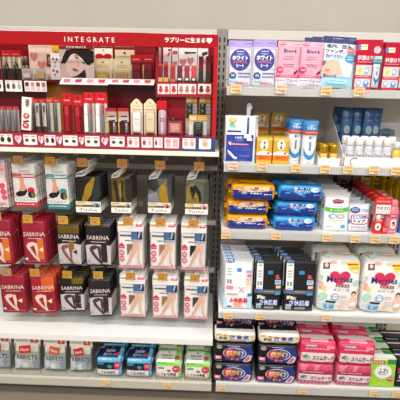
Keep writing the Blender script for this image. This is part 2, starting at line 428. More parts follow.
def pink_pack(l, r, t, Y, label, seed, lean=4, group='pale pink wipe packs', roll=0):
    s = Slot(l, r, t, Y, Z1, 90); th = put('wipe_pack', label, 'wipes', s.x, Y, Z1, lean, 0, roll, s.w, .026, group)
    dec = [('r', .0, .0, 1, .12, 'e8aabb'), ('e', .2, .06, .17, .038, 'e2486e'), ('l', .07, .05, .33, .07, 'ffe4ea', 1), ('r', .62, .045, .95, .075, 'e888a0'), ('t', 'Bioré', .54, .205, .085, .56, '4a3f73', .02),
        ('l', .3, .32, .72, .35, 'd8607e', 1), ('l', .24, .37, .7, .4, 'd8607e', 1), ('l', .25, .49, .76, .515, '6a4a60', 1), ('l', .3, .535, .74, .555, '6a4a60', 1),
        ('e', .15, .62, .15, .075, 'd8286a'), ('l', .07, .6, .24, .64, 'ffd8e4', 2), ('r', .42, .6, .435, .7, 'e09ab0'), ('r', .5, .6, .515, .7, 'e09ab0'), ('r', .58, .6, .595, .7, 'e09ab0'),
        ('p', [(.72, .70), (.82, .64), (.93, .6), (.9, .67), (.82, .7)], '2e2a30'), ('r', .0, .73, 1, .79, 'd83a5e'), ('l', .05, .75, .9, .77, 'f2c4d0', 1),
        ('r', .0, .79, 1, 1, 'dcd2d8'), ('t', 'ブル', .58, .85, .075, .3, '2f62a8', .03), ('l', .05, .84, .4, .87, '3f72b4', 1), ('l', .76, .84, .95, .87, '3f72b4', 1), ('l', .42, .93, .95, .95, '8a90a8', 1)]
    pouch_parts(th, s.w*.97, s.h, .026, 'e59fb3', dec, .05, .03, 'e2a4b4', 'd8d4da', seed=seed, gus=True); return th
a = pink_pack(276.5, 300.5, 41, 1.625, 'pale pink wipe pack beside the white and lilac packs', 11, 4, roll=1.2)
b = pink_pack(299, 323.5, 42, 1.625, 'pale pink wipe pack beside the navy topped pore pack', 12, 4, roll=1.8)
for o, l in ((a, 'pale pink wipe pack behind the one beside the lilac packs'), (b, 'pale pink wipe pack behind the one beside the navy topped pack')):
    dup(o, o.location+Vector((.012, .034, .0)), None, l)

def pore_pack(x, Y, w, h, label, lean, roll, seed):
    th = put('wipe_pack', label, 'wipes', x, Y, Z1, lean, 0, roll, w, .024, 'navy topped pore wipe packs')
    dec = [('r', 0, 0, 1, .14, '222a62'), ('l', .3, .035, .62, .06, 'a8b0d8', 1), ('l', .78, .04, .95, .06, '8890c0', 2), ('r', .0, .14, 1, .52, 'd8dae4'),
        ('p', [(0, .45), (1, .38), (1, 1), (0, 1)], '9ecadc'), ('p', [(0, .5), (.35, .46), (.62, .52), (.62, .74), (.2, .8), (0, .76)], 'd8a48c'),
        ('p', [(.12, .55), (.4, .48), (.58, .55), (.62, .68), (.45, .76), (.2, .72)], 'dcae98'), ('p', [(.1, .66), (.22, .64), (.26, .67), (.2, .7), (.1, .69)], 'c8606a'), ('p', [(0, .5), (.12, .48), (.1, .56), (0, .6)], '6a4a40'),
        ('p', [(.5, .46), (.74, .42), (.95, .56), (.9, .82), (.7, .78), (.6, .64)], 'd2dce6'), ('p', [(.62, .52), (.72, .5), (.8, .66), (.74, .7)], 'd4e4f2'), ('p', [(.7, .58), (.86, .6), (.9, .74), (.74, .72)], 'f2d0bc'),
        ('t', '毛穴、凹み、', .52, .195, .085, .82, '252a56', .03), ('t', 'ファンデ、', .38, .295, .085, .58, '252a56', .03), ('t', '逃がさない', .36, .385, .065, .54, '3f4a86', .02),
        ('e', .84, .275, .12, .05, 'e0605c'), ('l', .75, .26, .93, .29, 'f4d0cc', 1), ('e', .85, .41, .16, .095, '2d8fc8'), ('l', .73, .385, .97, .41, 'd8e89a', 1), ('l', .75, .43, .96, .46, 'e8f6ff', 1),
        ('t', 'Bioré', .27, .775, .075, .4, '46527c', .015), ('l', .5, .79, .94, .81, '7a88a8', 1), ('r', .2, .84, .8, .93, 'a4d4e6'), ('l', .26, .87, .7, .9, '5a86a8', 1)]
    pouch_parts(th, w, h, .024, 'b4d2e0', dec, .1, .03, '1f275c', 'aac8d6', seed=seed, gus=True); return th
s = Slot(322, 356, 38, 1.632, Z1, 91)
pore_pack(s.x-.004, 1.625, s.w*.98, s.h+.006, 'white and pale blue pore wipe pack with navy top, leaning at the front', 9, 2.5, 20)
pore_pack(s.x-.027, 1.692, s.w*.98, s.h+.014, 'navy topped pore wipe pack directly behind the front one', 9, 1, 21)
pore_pack(s.x-.044, 1.738, s.w*.98, s.h+.018, 'navy topped pore wipe pack farthest back behind the front one', 9, 0, 22)

def red_set(l, r, t, Y, label, seal_=True):
    s = Slot(l, r, t, Y, Z1, 93); th = put('boxed_set', label, 'boxed set', s.x, Y, Z1, 2, 0, 0, s.w, .045, 'red boxed skincare sets'); w, h, d = s.w*.96, s.h, .04
    dec = [('r', .0, .0, 1, 1, 'bc1034'), ('r', .04, .095, .14, .2, '4a86d0'), ('r', .14, .095, .4, .2, 'f2ecb8'), ('l', .17, .13, .36, .16, '8a9a60', 1),
        ('t', '極潤はり', .36, .36, .1, .62, 'f8d8de', .03), ('l', .05, .435, .62, .46, 'f0b8c4', 1), ('r', .02, .5, .98, .53, 'f2c4cc'),
        ('r', .02, .53, .66, .99, 'd8d2d6'), ('r', .05, .54, .32, .69, 'f2e2a4'), ('e', .2, .61, .08, .06, 'd8c48a'), ('p', [(.37, .68), (.4, .56), (.5, .54), (.56, .6), (.5, .69)], '86b4dc'), ('e', .46, .61, .05, .035, 'eaf2fa'),
        ('r', .02, .71, .64, .775, 'd42a44'), ('l', .06, .73, .58, .755, 'f8d0d4', 1), ('e', .17, .87, .1, .07, '9cb4cc'), ('e', .17, .86, .05, .035, 'f0f4f8'), ('e', .47, .88, .1, .075, '4a90d0'), ('e', .47, .85, .05, .035, 'eaf4fc'), ('r', .02, .95, .66, 1, 'd42a44')]
    box_parts(th, w, h, d, 'bc1034', dec, [], 'bc1034', 'gloss')
    # tube set into the front of the box
    m = MB(); S = Pouch(w*.27, h*.50, .02, .02, .02, 0, 3); vs0 = len(m.v)
    S.mesh(m, mat('d4d8de', 'plastic')); decal(m, S, [('e', .5, .2, .22, .08, '8ab8e4'), ('r', .42, .34, .58, .5, '4a5666'), ('p', [(.1, .55), (.5, .7), (.9, .55), (.85, .72), (.5, .86), (.15, .72)], '2f86d2'), ('l', .3, .88, .7, .92, '8aa0b8', 1)], 'plastic')
    tb = m.build('tube', th); tb.location = (w*.3, -d/2-.011, h*.04)
    m = MB(); m.box(-w*.15, w*.15, -.02, .0, 0, h*.13, mat('7fb4d8', 'plastic'), .002); decal(m, Plane(w*.3, h*.13, -.02), [('r', .06, .12, .94, .5, 'b8d8a8'), ('l', .12, .6, .88, .8, '2a62a8', 1)], 'plastic', flat=True)
    cp = m.build('tube_cap', th); cp.location = (w*.3, -d/2-.0005, h*.54)
    if seal_:
        m = MB(); S = Plane(.03, .03); decal(m, S, [('e', .5, .5, .5, .5, '5a2a34'), ('e', .5, .5, .43, .43, 'f6c8d0'), ('e', .5, .5, .3, .3, 'eeaab4')], 'paper', flat=True)
        st = m.build('round_sticker', th); st.location = (w*.3, -d/2-.0004, h*.72)
    return th
red_set(355.5, 381.5, 40, 1.63, 'red boxed skincare set with a round pink sticker')
red_set(383, 409, 43.5, 1.63, 'red boxed skincare set at the far end of the top shelf', False)

# ================================================================ second shelf
s = Slot(224, 256.5, 116, 1.622, Z2, 166)
def tool_pack(x, Y, label, seed, lean):
    th = put('brush_pack', label, 'brush pack', x, Y, Z2, lean, 0, 0, s.w, .016, 'white brush packs')
    dec = [('e', .25, .10, .13, .05, 'c2a24a'), ('e', .25, .095, .08, .03, 'e4cc80'), ('r', .15, .15, .3, .24, '5ab08c'), ('r', .18, .19, .34, .25, '7cc4a4'), ('l', .12, .285, .3, .3, '6a7aa8', 1), ('r', .08, .31, .52, .345, '2b3776'),
        ('r', .05, .40, .93, .96, '2a3f9a'), ('t', 'NMLY', .5, .46, .055, .32, 'c8d4f4', .01), ('l', .38, .515, .62, .535, '8fa4dc', 1), ('p', [(.18, .53), (.24, .58), (.74, .585), (.82, .6), (.74, .615), (.22, .61), (.14, .56)], 'e88aa0'), ('p', [(.12, .55), (.2, .57), (.2, .62), (.14, .6)], 'f4f4f8'),
        ('l', .3, .66, .84, .74, '4a62b4', 3), ('p', [(.1, .72), (.16, .74), (.34, .86), (.42, .87), (.4, .91), (.3, .9), (.14, .8)], 'f4f6fa'), ('l', .48, .82, .82, .88, '6a82c8', 2), ('l', .3, .925, .72, .945, '8fa4dc', 1)]
    pouch_parts(th, s.w*.97, s.h, .016, 'eef0f2', dec, .04, .03, 'e4e6ea', 'eef0f2', seed=seed, gus=True, crk=.002)
    m = MB(); m.tube([(0, 0, .0), (0, -.002, .03), (0, -.001, .065)], .0042, mat('2c4690', 'plastic')); m.build('brush_handle', th).location = (s.w*.22, -.016, s.h*.62)
    m = MB(); m.box(-.014, .014, -.004, .004, 0, .016, mat('f6f6f8', 'plastic'), .002); m.box(-.003, .018, -.004, .003, -.01, .001, mat('f6f6f8', 'plastic'), .001); m.build('brush_head', th).location = (s.w*.22, -.016, s.h*.53)
    return th
a = tool_pack(s.x, 1.62, 'white brush pack with a blue card, at the front beside the slotted upright', 4, 5)
b = dup(a, a.location+Vector((.012, .03, .0)), None, 'white brush pack directly behind the front brush pack')
m = MB(); m.prism([(0, 0), (0.02, .0), (.022, .035), (.012, .05), (0, .045)], -.001, .001, mat('eef0f2', 'film'), 'y'); h_ = m.build('hang_hole_tab', b); h_.location = (s.w*.1, 0, s.h)
m = MB(); m.tube([(0, 0, 0), (.001, 0, .03)], .0045, mat('2a3a70', 'plastic')); k_ = m.build('brush_tip', b); k_.location = (s.w*.25, -.004, s.h-.004)

# yellow boxes
def yellow_box(x, Y, z, w, h, label, first=[None]):
    if first[0]:
        return dup(first[0], (x, Y+.021, z+EPS), None, label)
    th = put('carton', label, 'box', x, Y, z, 0, 0, 0, w, .042, 'yellow skincare boxes')
    dec = [('r', 0, 0, 1, 1, 'd8a62e'), ('r', 0, 0, 1, .12, 'e8c45a'), ('e', .5, .27, .27, .2, 'f0ead8'), ('e', .5, .19, .06, .05, '3a5a8a'), ('p', [(.42, .42), (.5, .24), (.58, .42)], '6a4a2c'), ('p', [(0, .62), (.1, .54), (.4, .5), (.72, .52), (1, .58), (1, .66), (0, .66)], 'f4efe2'),
        ('e', .78, .585, .08, .04, '8a5a2a'), ('e', .2, .6, .16, .04, 'fffdf4'), ('r', 0, .66, 1, .86, 'e0742a'), ('t', '毎日ケア', .5, .755, .1, .6, '9c4a16', .02), ('r', 0, .86, 1, 1, 'dcab38')]
    box_parts(th, w, h, .04, 'd6a430', dec, [('l', .2, .3, .8, .6, 'f4e0a0', 2)], 'e6c052', 'gloss'); first[0] = th; return th
sa = Slot(256, 272.2, 138, 1.63, Z2, 165); sb = Slot(272.8, 289, 138, 1.63, Z2, 165)
for j in range(3):
    for q, l in ((sa, 'beside the brush pack'), (sb, 'beside the blue capped bottles')):
        yellow_box(q.x+.002*j-(.0 if j < 2 else .004), 1.63+.045*j, Z2, q.w*.96, q.h+.001, 'yellow box, %s row back, in the column %s' % (('front', 'second', 'third')[j], l))
for q, l, dx in ((sa, 'brush pack side', .012), (sb, 'bottle side', .02)):
    for k in range(2): yellow_box(q.x+dx, 1.86, Z2+k*(q.h*.9+.0025), q.w*.96, q.h+.001, 'yellow box at the back of the shelf, %s of its stack, %s' % (('bottom', 'top')[k], l)).scale.z = .9

# blue capped bottles
def lotion(l, r, t, Y, label, seed):
    q = Slot(l, r, t, Y, Z2, 166); th = put('lotion_bottle', label, 'bottle', q.x, Y, Z2, 0, 0, 0, q.w, q.w*.9, 'blue capped lotion bottles'); rr = q.w/2; H = q.h
    m = MB(); m.lathe([(rr*.86, 0), (rr*.95, .003), (rr*.95, H*.68), (rr*.8, H*.72), (rr*.5, H*.735)], mat('e9eef2', 'plastic'), 24, 1, .8)
    decal(m, Cyl(const(rr*.95), H*.68, 0, 1, .8), [('r', .4, .04, .5, .12, '3a78c8'), ('r', .5, .04, .6, .12, '9ab8d8'), ('r', .45, .2, .55, .5, '7a8288'), ('p', [(.12, .42), (.3, .62), (.5, .68), (.7, .62), (.88, .42), (.84, .66), (.66, .78), (.5, .82), (.34, .78), (.16, .66)], '2f8ed8'), ('l', .38, .9, .62, .93, '8a98a8', 1)], 'plastic')
    m.build('bottle', th)
    m = MB(); m.lathe([(rr*.6, 0), (rr*.6, H*.2), (rr*.55, H*.21)], mat('f2f4f6', 'plastic'), 20); m.build('cap', th).location = (0, 0, H*.735)
    # card sleeve over the cap
    m = MB(); S = Cyl(const(rr*1.06), H*.3, 0, 1, .9)
    m.lathe([(rr*1.03, 0), (rr*1.06, .002), (rr*1.06, H*.298), (rr*1.0, H*.3)], mat('2f7cc8', 'gloss'), 24, 1, .9)
    decal(m, S, [('r', .0, .0, 1, .3, '4a9ad8'), ('l', .3, .3, .75, .4, 'e8e070', 1), ('t', 'うるおい', .52, .56, .22, .5, 'f4f8ff', .03), ('r', 0, .76, 1, 1, 'd8502e'), ('l', .2, .84, .8, .92, 'f4c4b0', 1)], 'gloss')
    m.build('card_sleeve', th).location = (0, 0, H*.7)
    return th
a = lotion(288.5, 303.5, 119.5, 1.65, 'blue capped white bottle beside the yellow boxes, at the front', 1)
b = lotion(303, 318, 121, 1.615, 'blue capped white bottle at the front beside the small tray of jars', 2)
dup(a, a.location+Vector((-.001, .065, 0)), None, 'blue capped white bottle behind the one beside the yellow boxes')
dup(b, b.location+Vector((.006, .075, 0)), None, 'blue capped white bottle behind the one beside the small tray')

# small tray with gold capped jars
p0, p1 = P(318.5, 165, 1.615), P(339.5, 165, 1.615)
tx, tw = (p0.x+p1.x)/2, p1.x-p0.x; fh = P(329, 158.5, 1.615).z-Z2
t = thing('display_tray', 'small white card tray holding gold capped jars', 'tray', (tx, 1.615, Z2+EPS))
m = MB(); m.box(-tw/2, tw/2, 0, .0015, 0, fh, mat('f2f0ec', 'paper')); m.build('front_panel', t)
m = MB(); m.box(-tw/2, tw/2, .0015, .21, 0, .0015, mat('ece9e4', 'paper')); m.build('bottom', t)
for sx in (-1, 1):
    m = MB(); m.prism([(.0015, .0015), (.21, .0015), (.21, fh*1.9), (.06, fh*1.5), (.0015, fh)], sx*tw/2-.0015*(sx > 0), sx*tw/2+.0015*(sx < 0), mat('f0eeea', 'paper')); m.build('side_panel', t)
jar = None; jw = tw*.445; jh = P(324, 144.5, 1.64).z-Z2-.002
for j in range(3):
    for i in range(2):
        loc = (tx+(i-.5)*tw*.47, 1.64+j*.046, Z2+.0032)
        l = 'gold capped jar in the small white tray, %s row, %s' % (('front', 'middle', 'back')[j], ('on the white bottle side', 'on the big tray side')[i])
        if jar: dup(jar, loc, None, l); continue
        jar = thing('cosmetic_jar', l, 'jar', loc, (0, 0, 0), 'gold capped jars'); r_ = jw*.45
        m = MB(); m.lathe([(r_*.85, 0), (r_*.95, .003), (r_*.95, jh*.55), (r_*.7, jh*.6)], mat('d6b04e', 'plastic'), 20); decal(m, Cyl(const(r_*.95), jh*.55), [('r', .2, .3, .8, .95, 'f0ead6'), ('l', .3, .45, .7, .8, '9a8050', 2)], 'plastic'); m.build('jar', jar)
        m = MB(); m.lathe([(r_*.95, 0), (r_, .002), (r_, jh*.36), (r_*.92, jh*.4)], mat('d9a92c', 'gold'), 20); m.build('cap', jar).location = (0, 0, jh*.6)

# big white tray
a_, b_ = P(343, 168, 1.612), P(408, 170, 1.612); tx0, tx1 = a_.x, b_.x+.1
fh = P(370, 158, 1.612).z-Z2; bh = P(327.5, 113, 1.86).z-Z2
t = thing('display_tray', 'big white display tray with a slanted side, holding blue tubes and white capped bottles', 'tray', (tx0, 1.612, Z2+EPS)); W = tx1-tx0
m = MB(); m.box(0, W, 0, .002, 0, fh, mat('efeeea', 'paper'))
crv = [(W*.12+.018*math.cos(R(q)), -.0012, fh*.52+.016*math.sin(R(q))) for q in range(60, 250, 12)]; m.tube(crv, .0012, mat('3a3a44', 'paper'), 5); m.build('front_panel', t)
m = MB(); m.box(0, W, .002, .29, 0, .002, mat('e9e7e3', 'paper')); m.build('bottom', t)
m = MB(); m.prism([(.0, .002), (.29, .002), (.29, bh), (.25, bh), (.0, fh)], 0, .002, mat('f2f1ee', 'paper')); m.build('side_panel', t)
m = MB(); m.prism([(.0, .002), (.29, .002), (.29, bh), (.25, bh), (.0, fh)], W-.002, W, mat('f2f1ee', 'paper')); m.build('side_panel', t)
m = MB(); m.box(.002, W-.002, .288, .29, .002, bh*.8, mat('ebe9e4', 'paper')); m.build('back_panel', t)
m = MB(); m.box(.002, W-.002, .105, .107, .002, fh*1.5, mat('e4e2de', 'paper')); m.build('step_front', t)
m = MB(); m.box(.002, W-.002, .107, .286, fh*1.5-.002, fh*1.5, mat('e4e2de', 'paper')); m.build('step_top', t)
zt = Z2+EPS+fh*1.5
tube = None
def face_tube(x, Y, w, h, label, roll):
    global tube
    if tube: return dup(tube, (x, Y, zt+.0035), (R(-3), R(roll), 0), label)
    th = thing('face_wash_tube', label, 'tube', (x, Y, zt+.0035), (R(-3), R(roll), 0), 'blue face wash tubes'); tube = th
    m = MB(); S = Pouch(w, h*.88, .03, .0, .0, .0, 5, True, 2.2); S.st = .03; S.mesh(m, mat('335f93', 'plastic'))
    decal(m, S, [('r', .05, .06, .95, .3, '2e5688'), ('l', .3, .34, .7, .4, '7a9ac4', 1), ('e', .52, .63, .27, .12, 'aab8bc'), ('e', .52, .63, .2, .085, '9cb0b8'), ('t', 'men', .5, .2, .05, .5, '5a82b4')], 'plastic'); m.build('tube', th).location = (0, 0, h*.12)
    m = MB(); m.lathe([(w*.34, 0), (w*.36, .001), (w*.36, h*.115), (w*.3, h*.12)], mat('24486f', 'plastic'), 18, 1, .5); m.build('cap', th)
    return th
for i, (l, r, tp) in enumerate(((340, 354, 108.5), (352.5, 366, 109), (362, 375, 109.5), (370.5, 383.5, 110))):
    q = Slot(l, r, tp, 1.745, zt, 138); face_tube(q.x+.004, 1.765+(i%2)*.018, .049, q.h, 'blue face wash tube in the tray, %s' % ('nearest the slanted side', 'second from the slanted side', 'third from the slanted side', 'nearest the clear blister')[i], (1, 2, 3, 3)[i])
for i, (l, r, tp) in enumerate(((329, 342, 108),)):
    q = Slot(l, r, tp, 1.80, zt, 138); face_tube(q.x+.022, 1.832, .049, q.h, 'blue face wash tube set back against the slanted side', 0)
sm = None; bw = .0385
for j in range(2):
    for i in range(6):
        px = (349, 358.5, 368, 377.2, 386.4, 340)[i] if j == 0 else (345, 354, 363.5, 372.5, 381.5, 391)[i]
        if i == 5 and j == 0: continue
        Y = 1.6365 if j == 0 else 1.685; c = P(px, 150-j*4, Y); z = Z2+EPS+.0032
        H = P(px, 137, 1.632).z-z
        l = 'small clear bottle with white cap in the big tray, %s row, place %d from the slanted side' % (('front', 'back')[j], i+1)
        l = 'small white capped bottle in the big tray, %s row, %s from the slanted side' % (('front', 'back')[j], ('first', 'second', 'third', 'fourth', 'fifth', 'sixth')[i])
        if sm: dup(sm, (max(c.x, tx0+.022), Y, z), None, l); continue
        sm = thing('small_bottle', l, 'bottle', (max(c.x, tx0+.022), Y, z), (0, 0, 0), 'small white capped bottles'); r_ = bw/2*.96
        m = MB(); m.lathe([(r_*.85, 0), (r_, .003), (r_, H*.6), (r_*.8, H*.68), (r_*.62, H*.72)], mat('c9ccd2', 'plastic'), 20); decal(m, Cyl(const(r_), H*.62), [('r', .0, .2, 1, .95, 'dcdce2'), ('t', 'Deoo', .48, .38, .2, .6, '50505c', .02), ('l', .2, .56, .8, .62, 'c89aa8', 1), ('r', .15, .72, .85, .86, 'c87a92')], 'plastic'); m.build('bottle', sm)
        m = MB(); m.lathe([(r_*.82, 0), (r_*.86, .001), (r_*.82, H*.26), (r_*.72, H*.28)], mat('eceae8', 'plastic'), 20); m.build('cap', sm).location = (0, 0, H*.72)
# things at the far end of the tray
q = P(394, 133, 1.70)
th = thing('blister_pack', 'clear blister pack with white insert lying at the back of the big tray', 'blister pack', (q.x+.008, 1.80, zt+.0006), (R(-6), 0, 0)); 
m = MB(); m.box(-.042, .042, 0, .0012, 0, .095, mat('aeb6ba', 'film')); decal(m, Plane(.084, .095, 0), [('r', .35, .1, .75, .3, '5a82b4'), ('l', .35, .4, .75, .7, '3a3f46', 3), ('r', 0, .85, 1, 1, 'd8dadc')], 'film', flat=True); m.build('card', th)
m = MB(); m.box(-.036, .036, -.022, -.0006, .004, .08, mat('e8eef0', 'haze'), .004); m.build('blister', th)
def drop(px, py, Y, lab, r_, H, col='e0b84a', cap='eeeeea'):
    c = P(px, py, Y); z = Z2+EPS+.0032 if Y < 1.71 else zt+.0006
    th = thing('serum_bottle', lab, 'bottle', (c.x, Y, z), (0, 0, 0))
    m = MB(); m.lathe([(r_*.85, 0), (r_, .003), (r_, H*.6), (r_*.7, H*.66), (r_*.5, H*.7)], mat(col, 'plastic'), 18); decal(m, Cyl(const(r_), H*.6), [('r', .15, .35, .85, .9, 'efe8d0'), ('l', .3, .5, .7, .75, '8a7a50', 2)], 'plastic'); m.build('bottle', th)
    m = MB(); m.lathe([(r_*.62, 0), (r_*.62, H*.27), (r_*.5, H*.3)], mat(cap, 'plastic'), 16); m.build('cap', th).location = (0, 0, H*.7)
drop(383.5, 128, 1.84, 'slim yellow bottle standing behind the last blue tube', .016, .075)
drop(396.5, 150, 1.637, 'yellow bottle beside the last small white capped bottle', .018, .098)
drop(404, 150, 1.64, 'yellow bottle at the far end of the big tray', .018, .1, 'dcc06a')

for i, (px, l) in enumerate(((390, 'white cream tube lying behind the row of white capped bottles'),)):
    c = P(px, 137, 1.76); th = thing('cream_tube', l, 'tube', (c.x+.004, 1.757, zt+.0205), (0, 0, R(8)), 'white cream tubes')
    m = MB(); m.lathe([(.004, -.045), (.018, -.04), (.019, .03), (.008, .036)], mat('f0f0f2', 'plastic'), 18, 1, 1); o = m.build('tube', th); o.rotation_euler = (0, R(90), 0)
    m = MB(); m.lathe([(.009, 0), (.009, .018), (.008, .019)], mat('dfe2e6', 'plastic'), 14); o = m.build('cap', th); o.rotation_euler = (0, R(90), 0); o.location = (.036, 0, 0)
# ================================================================ third shelf: wipes, detergent
def wipe_brick(x, Y, z, w, h, d, label, dec, col, seed, group, lidcol, roll=0, yaw=0, cache={}):
    k = group
    if k in cache: return dup(cache[k], (x, Y+d/2, z+EPS+abs(w/2*math.sin(R(roll)))), (0, R(roll), R(yaw)), label)
    th = thing('wipes_pack', label, 'wipes', (x, Y+d/2, z+EPS+abs(w/2*math.sin(R(roll)))), (0, R(roll), R(yaw)), group); cache[k] = th
    brick_parts(th, w, h, d, col, dec, 4.4, 7, .003, seed, 'film')
    # flow-wrap end seals and the resealable lid on top
    for sx in (-1, 1):
        m = MB(); n = 7; vs_ = []
        for i in range(n): vs_ += [(sx*(w/2-.004+.010*(i % 2)*.4), -d*.36+d*.72*i/(n-1), h*.46), (sx*(w/2+.009), -d*.42+d*.84*i/(n-1), h*.44+.003*(i % 2))]
        m.add(vs_, [(2*i, 2*i+1, 2*i+3, 2*i+2) for i in range(n-1)]+[(2*i+2, 2*i+3, 2*i+1, 2*i) for i in range(n-1)], mat(col, 'film')); m.build('end_seal', th)
    m = MB(); vs_ = [(w*.22*math.cos(a), d*.2*math.sin(a)) for a in [2*math.pi*i/18 for i in range(18)]]
    m.prism(vs_, h*1.0, h*1.0+.002, mat(lidcol, 'film'), 'z'); m.build('lid_label', th)
    return th
yl = [('p', [(.0, .52), (.12, .5), (.3, .62), (.5, .68), (.7, .64), (.88, .5), (1, .46), (1, .99), (0, .99)], '1f2f86'), ('p', [(.0, .47), (.12, .45), (.3, .57), (.5, .63), (.7, .59), (.88, .45), (1, .41), (1, .46), (.88, .5), (.7, .64), (.5, .68), (.3, .62), (.12, .5), (0, .52)], 'f0e4d0'),
    ('e', .5, .38, .22, .24, 'f4c8a8'), ('e', .42, .36, .08, .18, 'f0b8a0'), ('r', .42, .22, .62, .36, '2a3270'), ('t', 'つめかえ', .52, .29, .09, .17, 'f0e8d8', .02), ('t', '80枚', .53, .48, .2, .2, '3a3a6a', .03), ('p', [(.66, .42), (.7, .22), (.74, .36)], 'd84a24'),
    ('e', .78, .34, .09, .17, 'f2d2c0'), ('l', .73, .26, .84, .44, 'd07a4a', 2), ('e', .24, .3, .02, .06, 'd8482a'), ('e', .3, .2, .02, .05, 'c8442a'), ('e', .9, .24, .025, .06, 'd04a2a'), ('e', .12, .34, .02, .05, 'd8502a'), ('e', .88, .42, .02, .05, '4a7a3a'), ('e', .18, .18, .02, .05, '8a9a2a'),
    ('r', .24, .66, .34, .73, 'dfe6f6'), ('l', .24, .76, .36, .88, 'c8d2f0', 2), ('e', .46, .77, .03, .06, 'c8d8f4'), ('e', .53, .78, .03, .06, 'c8d8f4'), ('e', .6, .78, .03, .06, 'c8d8f4'), ('e', .67, .77, .03, .06, '9ac4ec'), ('l', .78, .8, .92, .88, 'e8ecf8', 1), ('r', .745, .79, .775, .87, 'f0f0f8'),
    ('p', [(.2, -.75), (.8, -.75), (.84, -.2), (.16, -.2)], 'e2a01c'), ('l', .2, -.9, .85, -.8, '5a4a1a', 1), ('l', .3, -.5, .7, -.4, 'b8781a', 1)]
def from_px(l, r, t, b, Y):
    m = (l+r)/2; return P(m, (t+b)/2, Y).x, (P(r, b, Y)-P(l, b, Y)).x, P(m, t, Y).z, P(m, b, Y).z
def vs_scale(dec, k):
    o = []
    for s_ in dec:
        f_ = lambda v: min(v*k, 1) if v > 0 else v
        g_ = lambda v: 1.0 if v > .97 else f_(v)
        if s_[0] in 'rl': o.append((s_[0], s_[1], f_(s_[2]), s_[3], g_(s_[4]))+tuple(s_[5:]))
        elif s_[0] == 'e': o.append(('e', s_[1], f_(s_[2]), s_[3], s_[4]*k, s_[5]))
        elif s_[0] == 't': o.append(('t', s_[1], s_[2], f_(s_[3]), s_[4]*k)+tuple(s_[5:]))
        else: o.append(('p', [(a, g_(b)) for a, b in s_[1]], s_[2]))
    return o
yl = vs_scale(yl, .66)
x, w, zt_, zb_ = from_px(224, 270, 214, 232, 1.625); WH = .0625; WD = .105
seedw = 0
def stackpos(l, r, Y): return P((l+r)/2, 215, Y).x
YG = 'yellow wet wipe packs'; BG = 'blue wet wipe packs'
wipe_brick(stackpos(225, 270, 1.625), 1.625, Z3, .178, WH, WD, 'yellow and navy wet wipe pack at the bottom of the front stack', yl, 'dc9a12', 1, YG, 'efc04a')
wipe_brick(stackpos(225, 270.5, 1.625), 1.63, Z3+WH+.003, .178, WH, WD, 'yellow and navy wet wipe pack in the middle of the front stack', yl, 'dc9a12', 1, YG, 'efc04a')
wipe_brick(stackpos(229.5, 275, 1.61), 1.612, Z3+2*WH+.006, .178, WH, WD, 'yellow and navy wet wipe pack on top of the front stack, jutting forward', yl, 'dc9a12', 1, YG, 'efc04a', .6, -2).scale = (1.03, 1, 1.12)
for k, n_ in enumerate(('bottom', 'middle', 'top')): wipe_brick(stackpos(225, 266, 1.74)+.0, 1.745, Z3+k*(WH+.003), .178, WH, WD, 'yellow wet wipe pack, %s of the stack behind the front stack' % n_, yl, 'dc9a12', 1, YG, 'efc04a')
bl = [('p', [(0, .0), (1, 0), (1, .5), (0, .5)], '3a9ada'), ('p', [(0, .5), (.2, .52), (.36, .68), (.5, .78), (.64, .68), (.82, .5), (1, .46), (1, .98), (0, .98)], '1a3a90'), ('p', [(.1, .5), (.36, .64), (.5, .74), (.64, .64), (.9, .46), (.9, .3), (.1, .3)], '2a78c8'),
    ('p', [(.3, .48), (.5, .86), (.7, .48), (.62, .4), (.4, .4)], '7ab8e8'), ('e', .38, .3, .05, .12, 'f2c0b0'), ('r', .4, .2, .68, .4, '22306e'), ('t', 'おしりふき', .54, .3, .15, .26, 'f4f6ff', .04), ('t', '厚手シート', .53, .52, .2, .34, 'f0f4fa', .05), ('t', '厚手シート', .53, .525, .17, .31, '3a3f66', .0),
    ('e', .8, .38, .1, .2, 'cfe2f4'), ('e', .78, .38, .05, .12, 'f4f4fa'), ('l', .75, .3, .86, .46, '6a9ad0', 2), ('e', .2, .66, .06, .06, '4a9ae0'), ('l', .14, .68, .26, .74, '9ac4f0', 1), ('r', .78, .74, .8, .8, 'f0f4ff'), ('l', .81, .74, .92, .8, 'c0d4f4', 1),
    ('p', [(.18, -.85), (.82, -.85), (.86, -.15), (.14, -.15)], '6f9cbc'), ('e', .5, -.35, .2, .14, '2e4a6e'), ('l', .3, -.72, .7, -.6, 'd0dce6', 1), ('e', .5, -.8, .12, .08, '3a5470')]
bl = vs_scale(bl, .72)
wipe_brick(stackpos(273.5, 318, 1.625), 1.625, Z3, .178, WH, WD, 'blue wet wipe pack at the bottom of the front stack', bl, '2f8ed2', 2, BG, '6f9ab8')
wipe_brick(stackpos(274, 319, 1.625), 1.63, Z3+WH+.003, .178, WH, WD, 'blue wet wipe pack in the middle of the front stack', bl, '2f8ed2', 2, BG, '6f9ab8', .3)
wipe_brick(stackpos(275.5, 323, 1.612), 1.618, Z3+2*WH+.007, .178, WH, WD, 'blue wet wipe pack on top of the front stack', bl, '2f8ed2', 2, BG, '6f9ab8', .8, 1).scale = (1.04, 1, 1.12)
for k, n_ in enumerate(('bottom', 'middle', 'top')): wipe_brick(stackpos(271, 305, 1.75)+.006, 1.755, Z3+k*(WH+.003), .178, WH, WD, 'blue wet wipe pack, %s of the stack behind the front stack' % n_, bl, '2f8ed2', 2, BG, '6f9ab8')

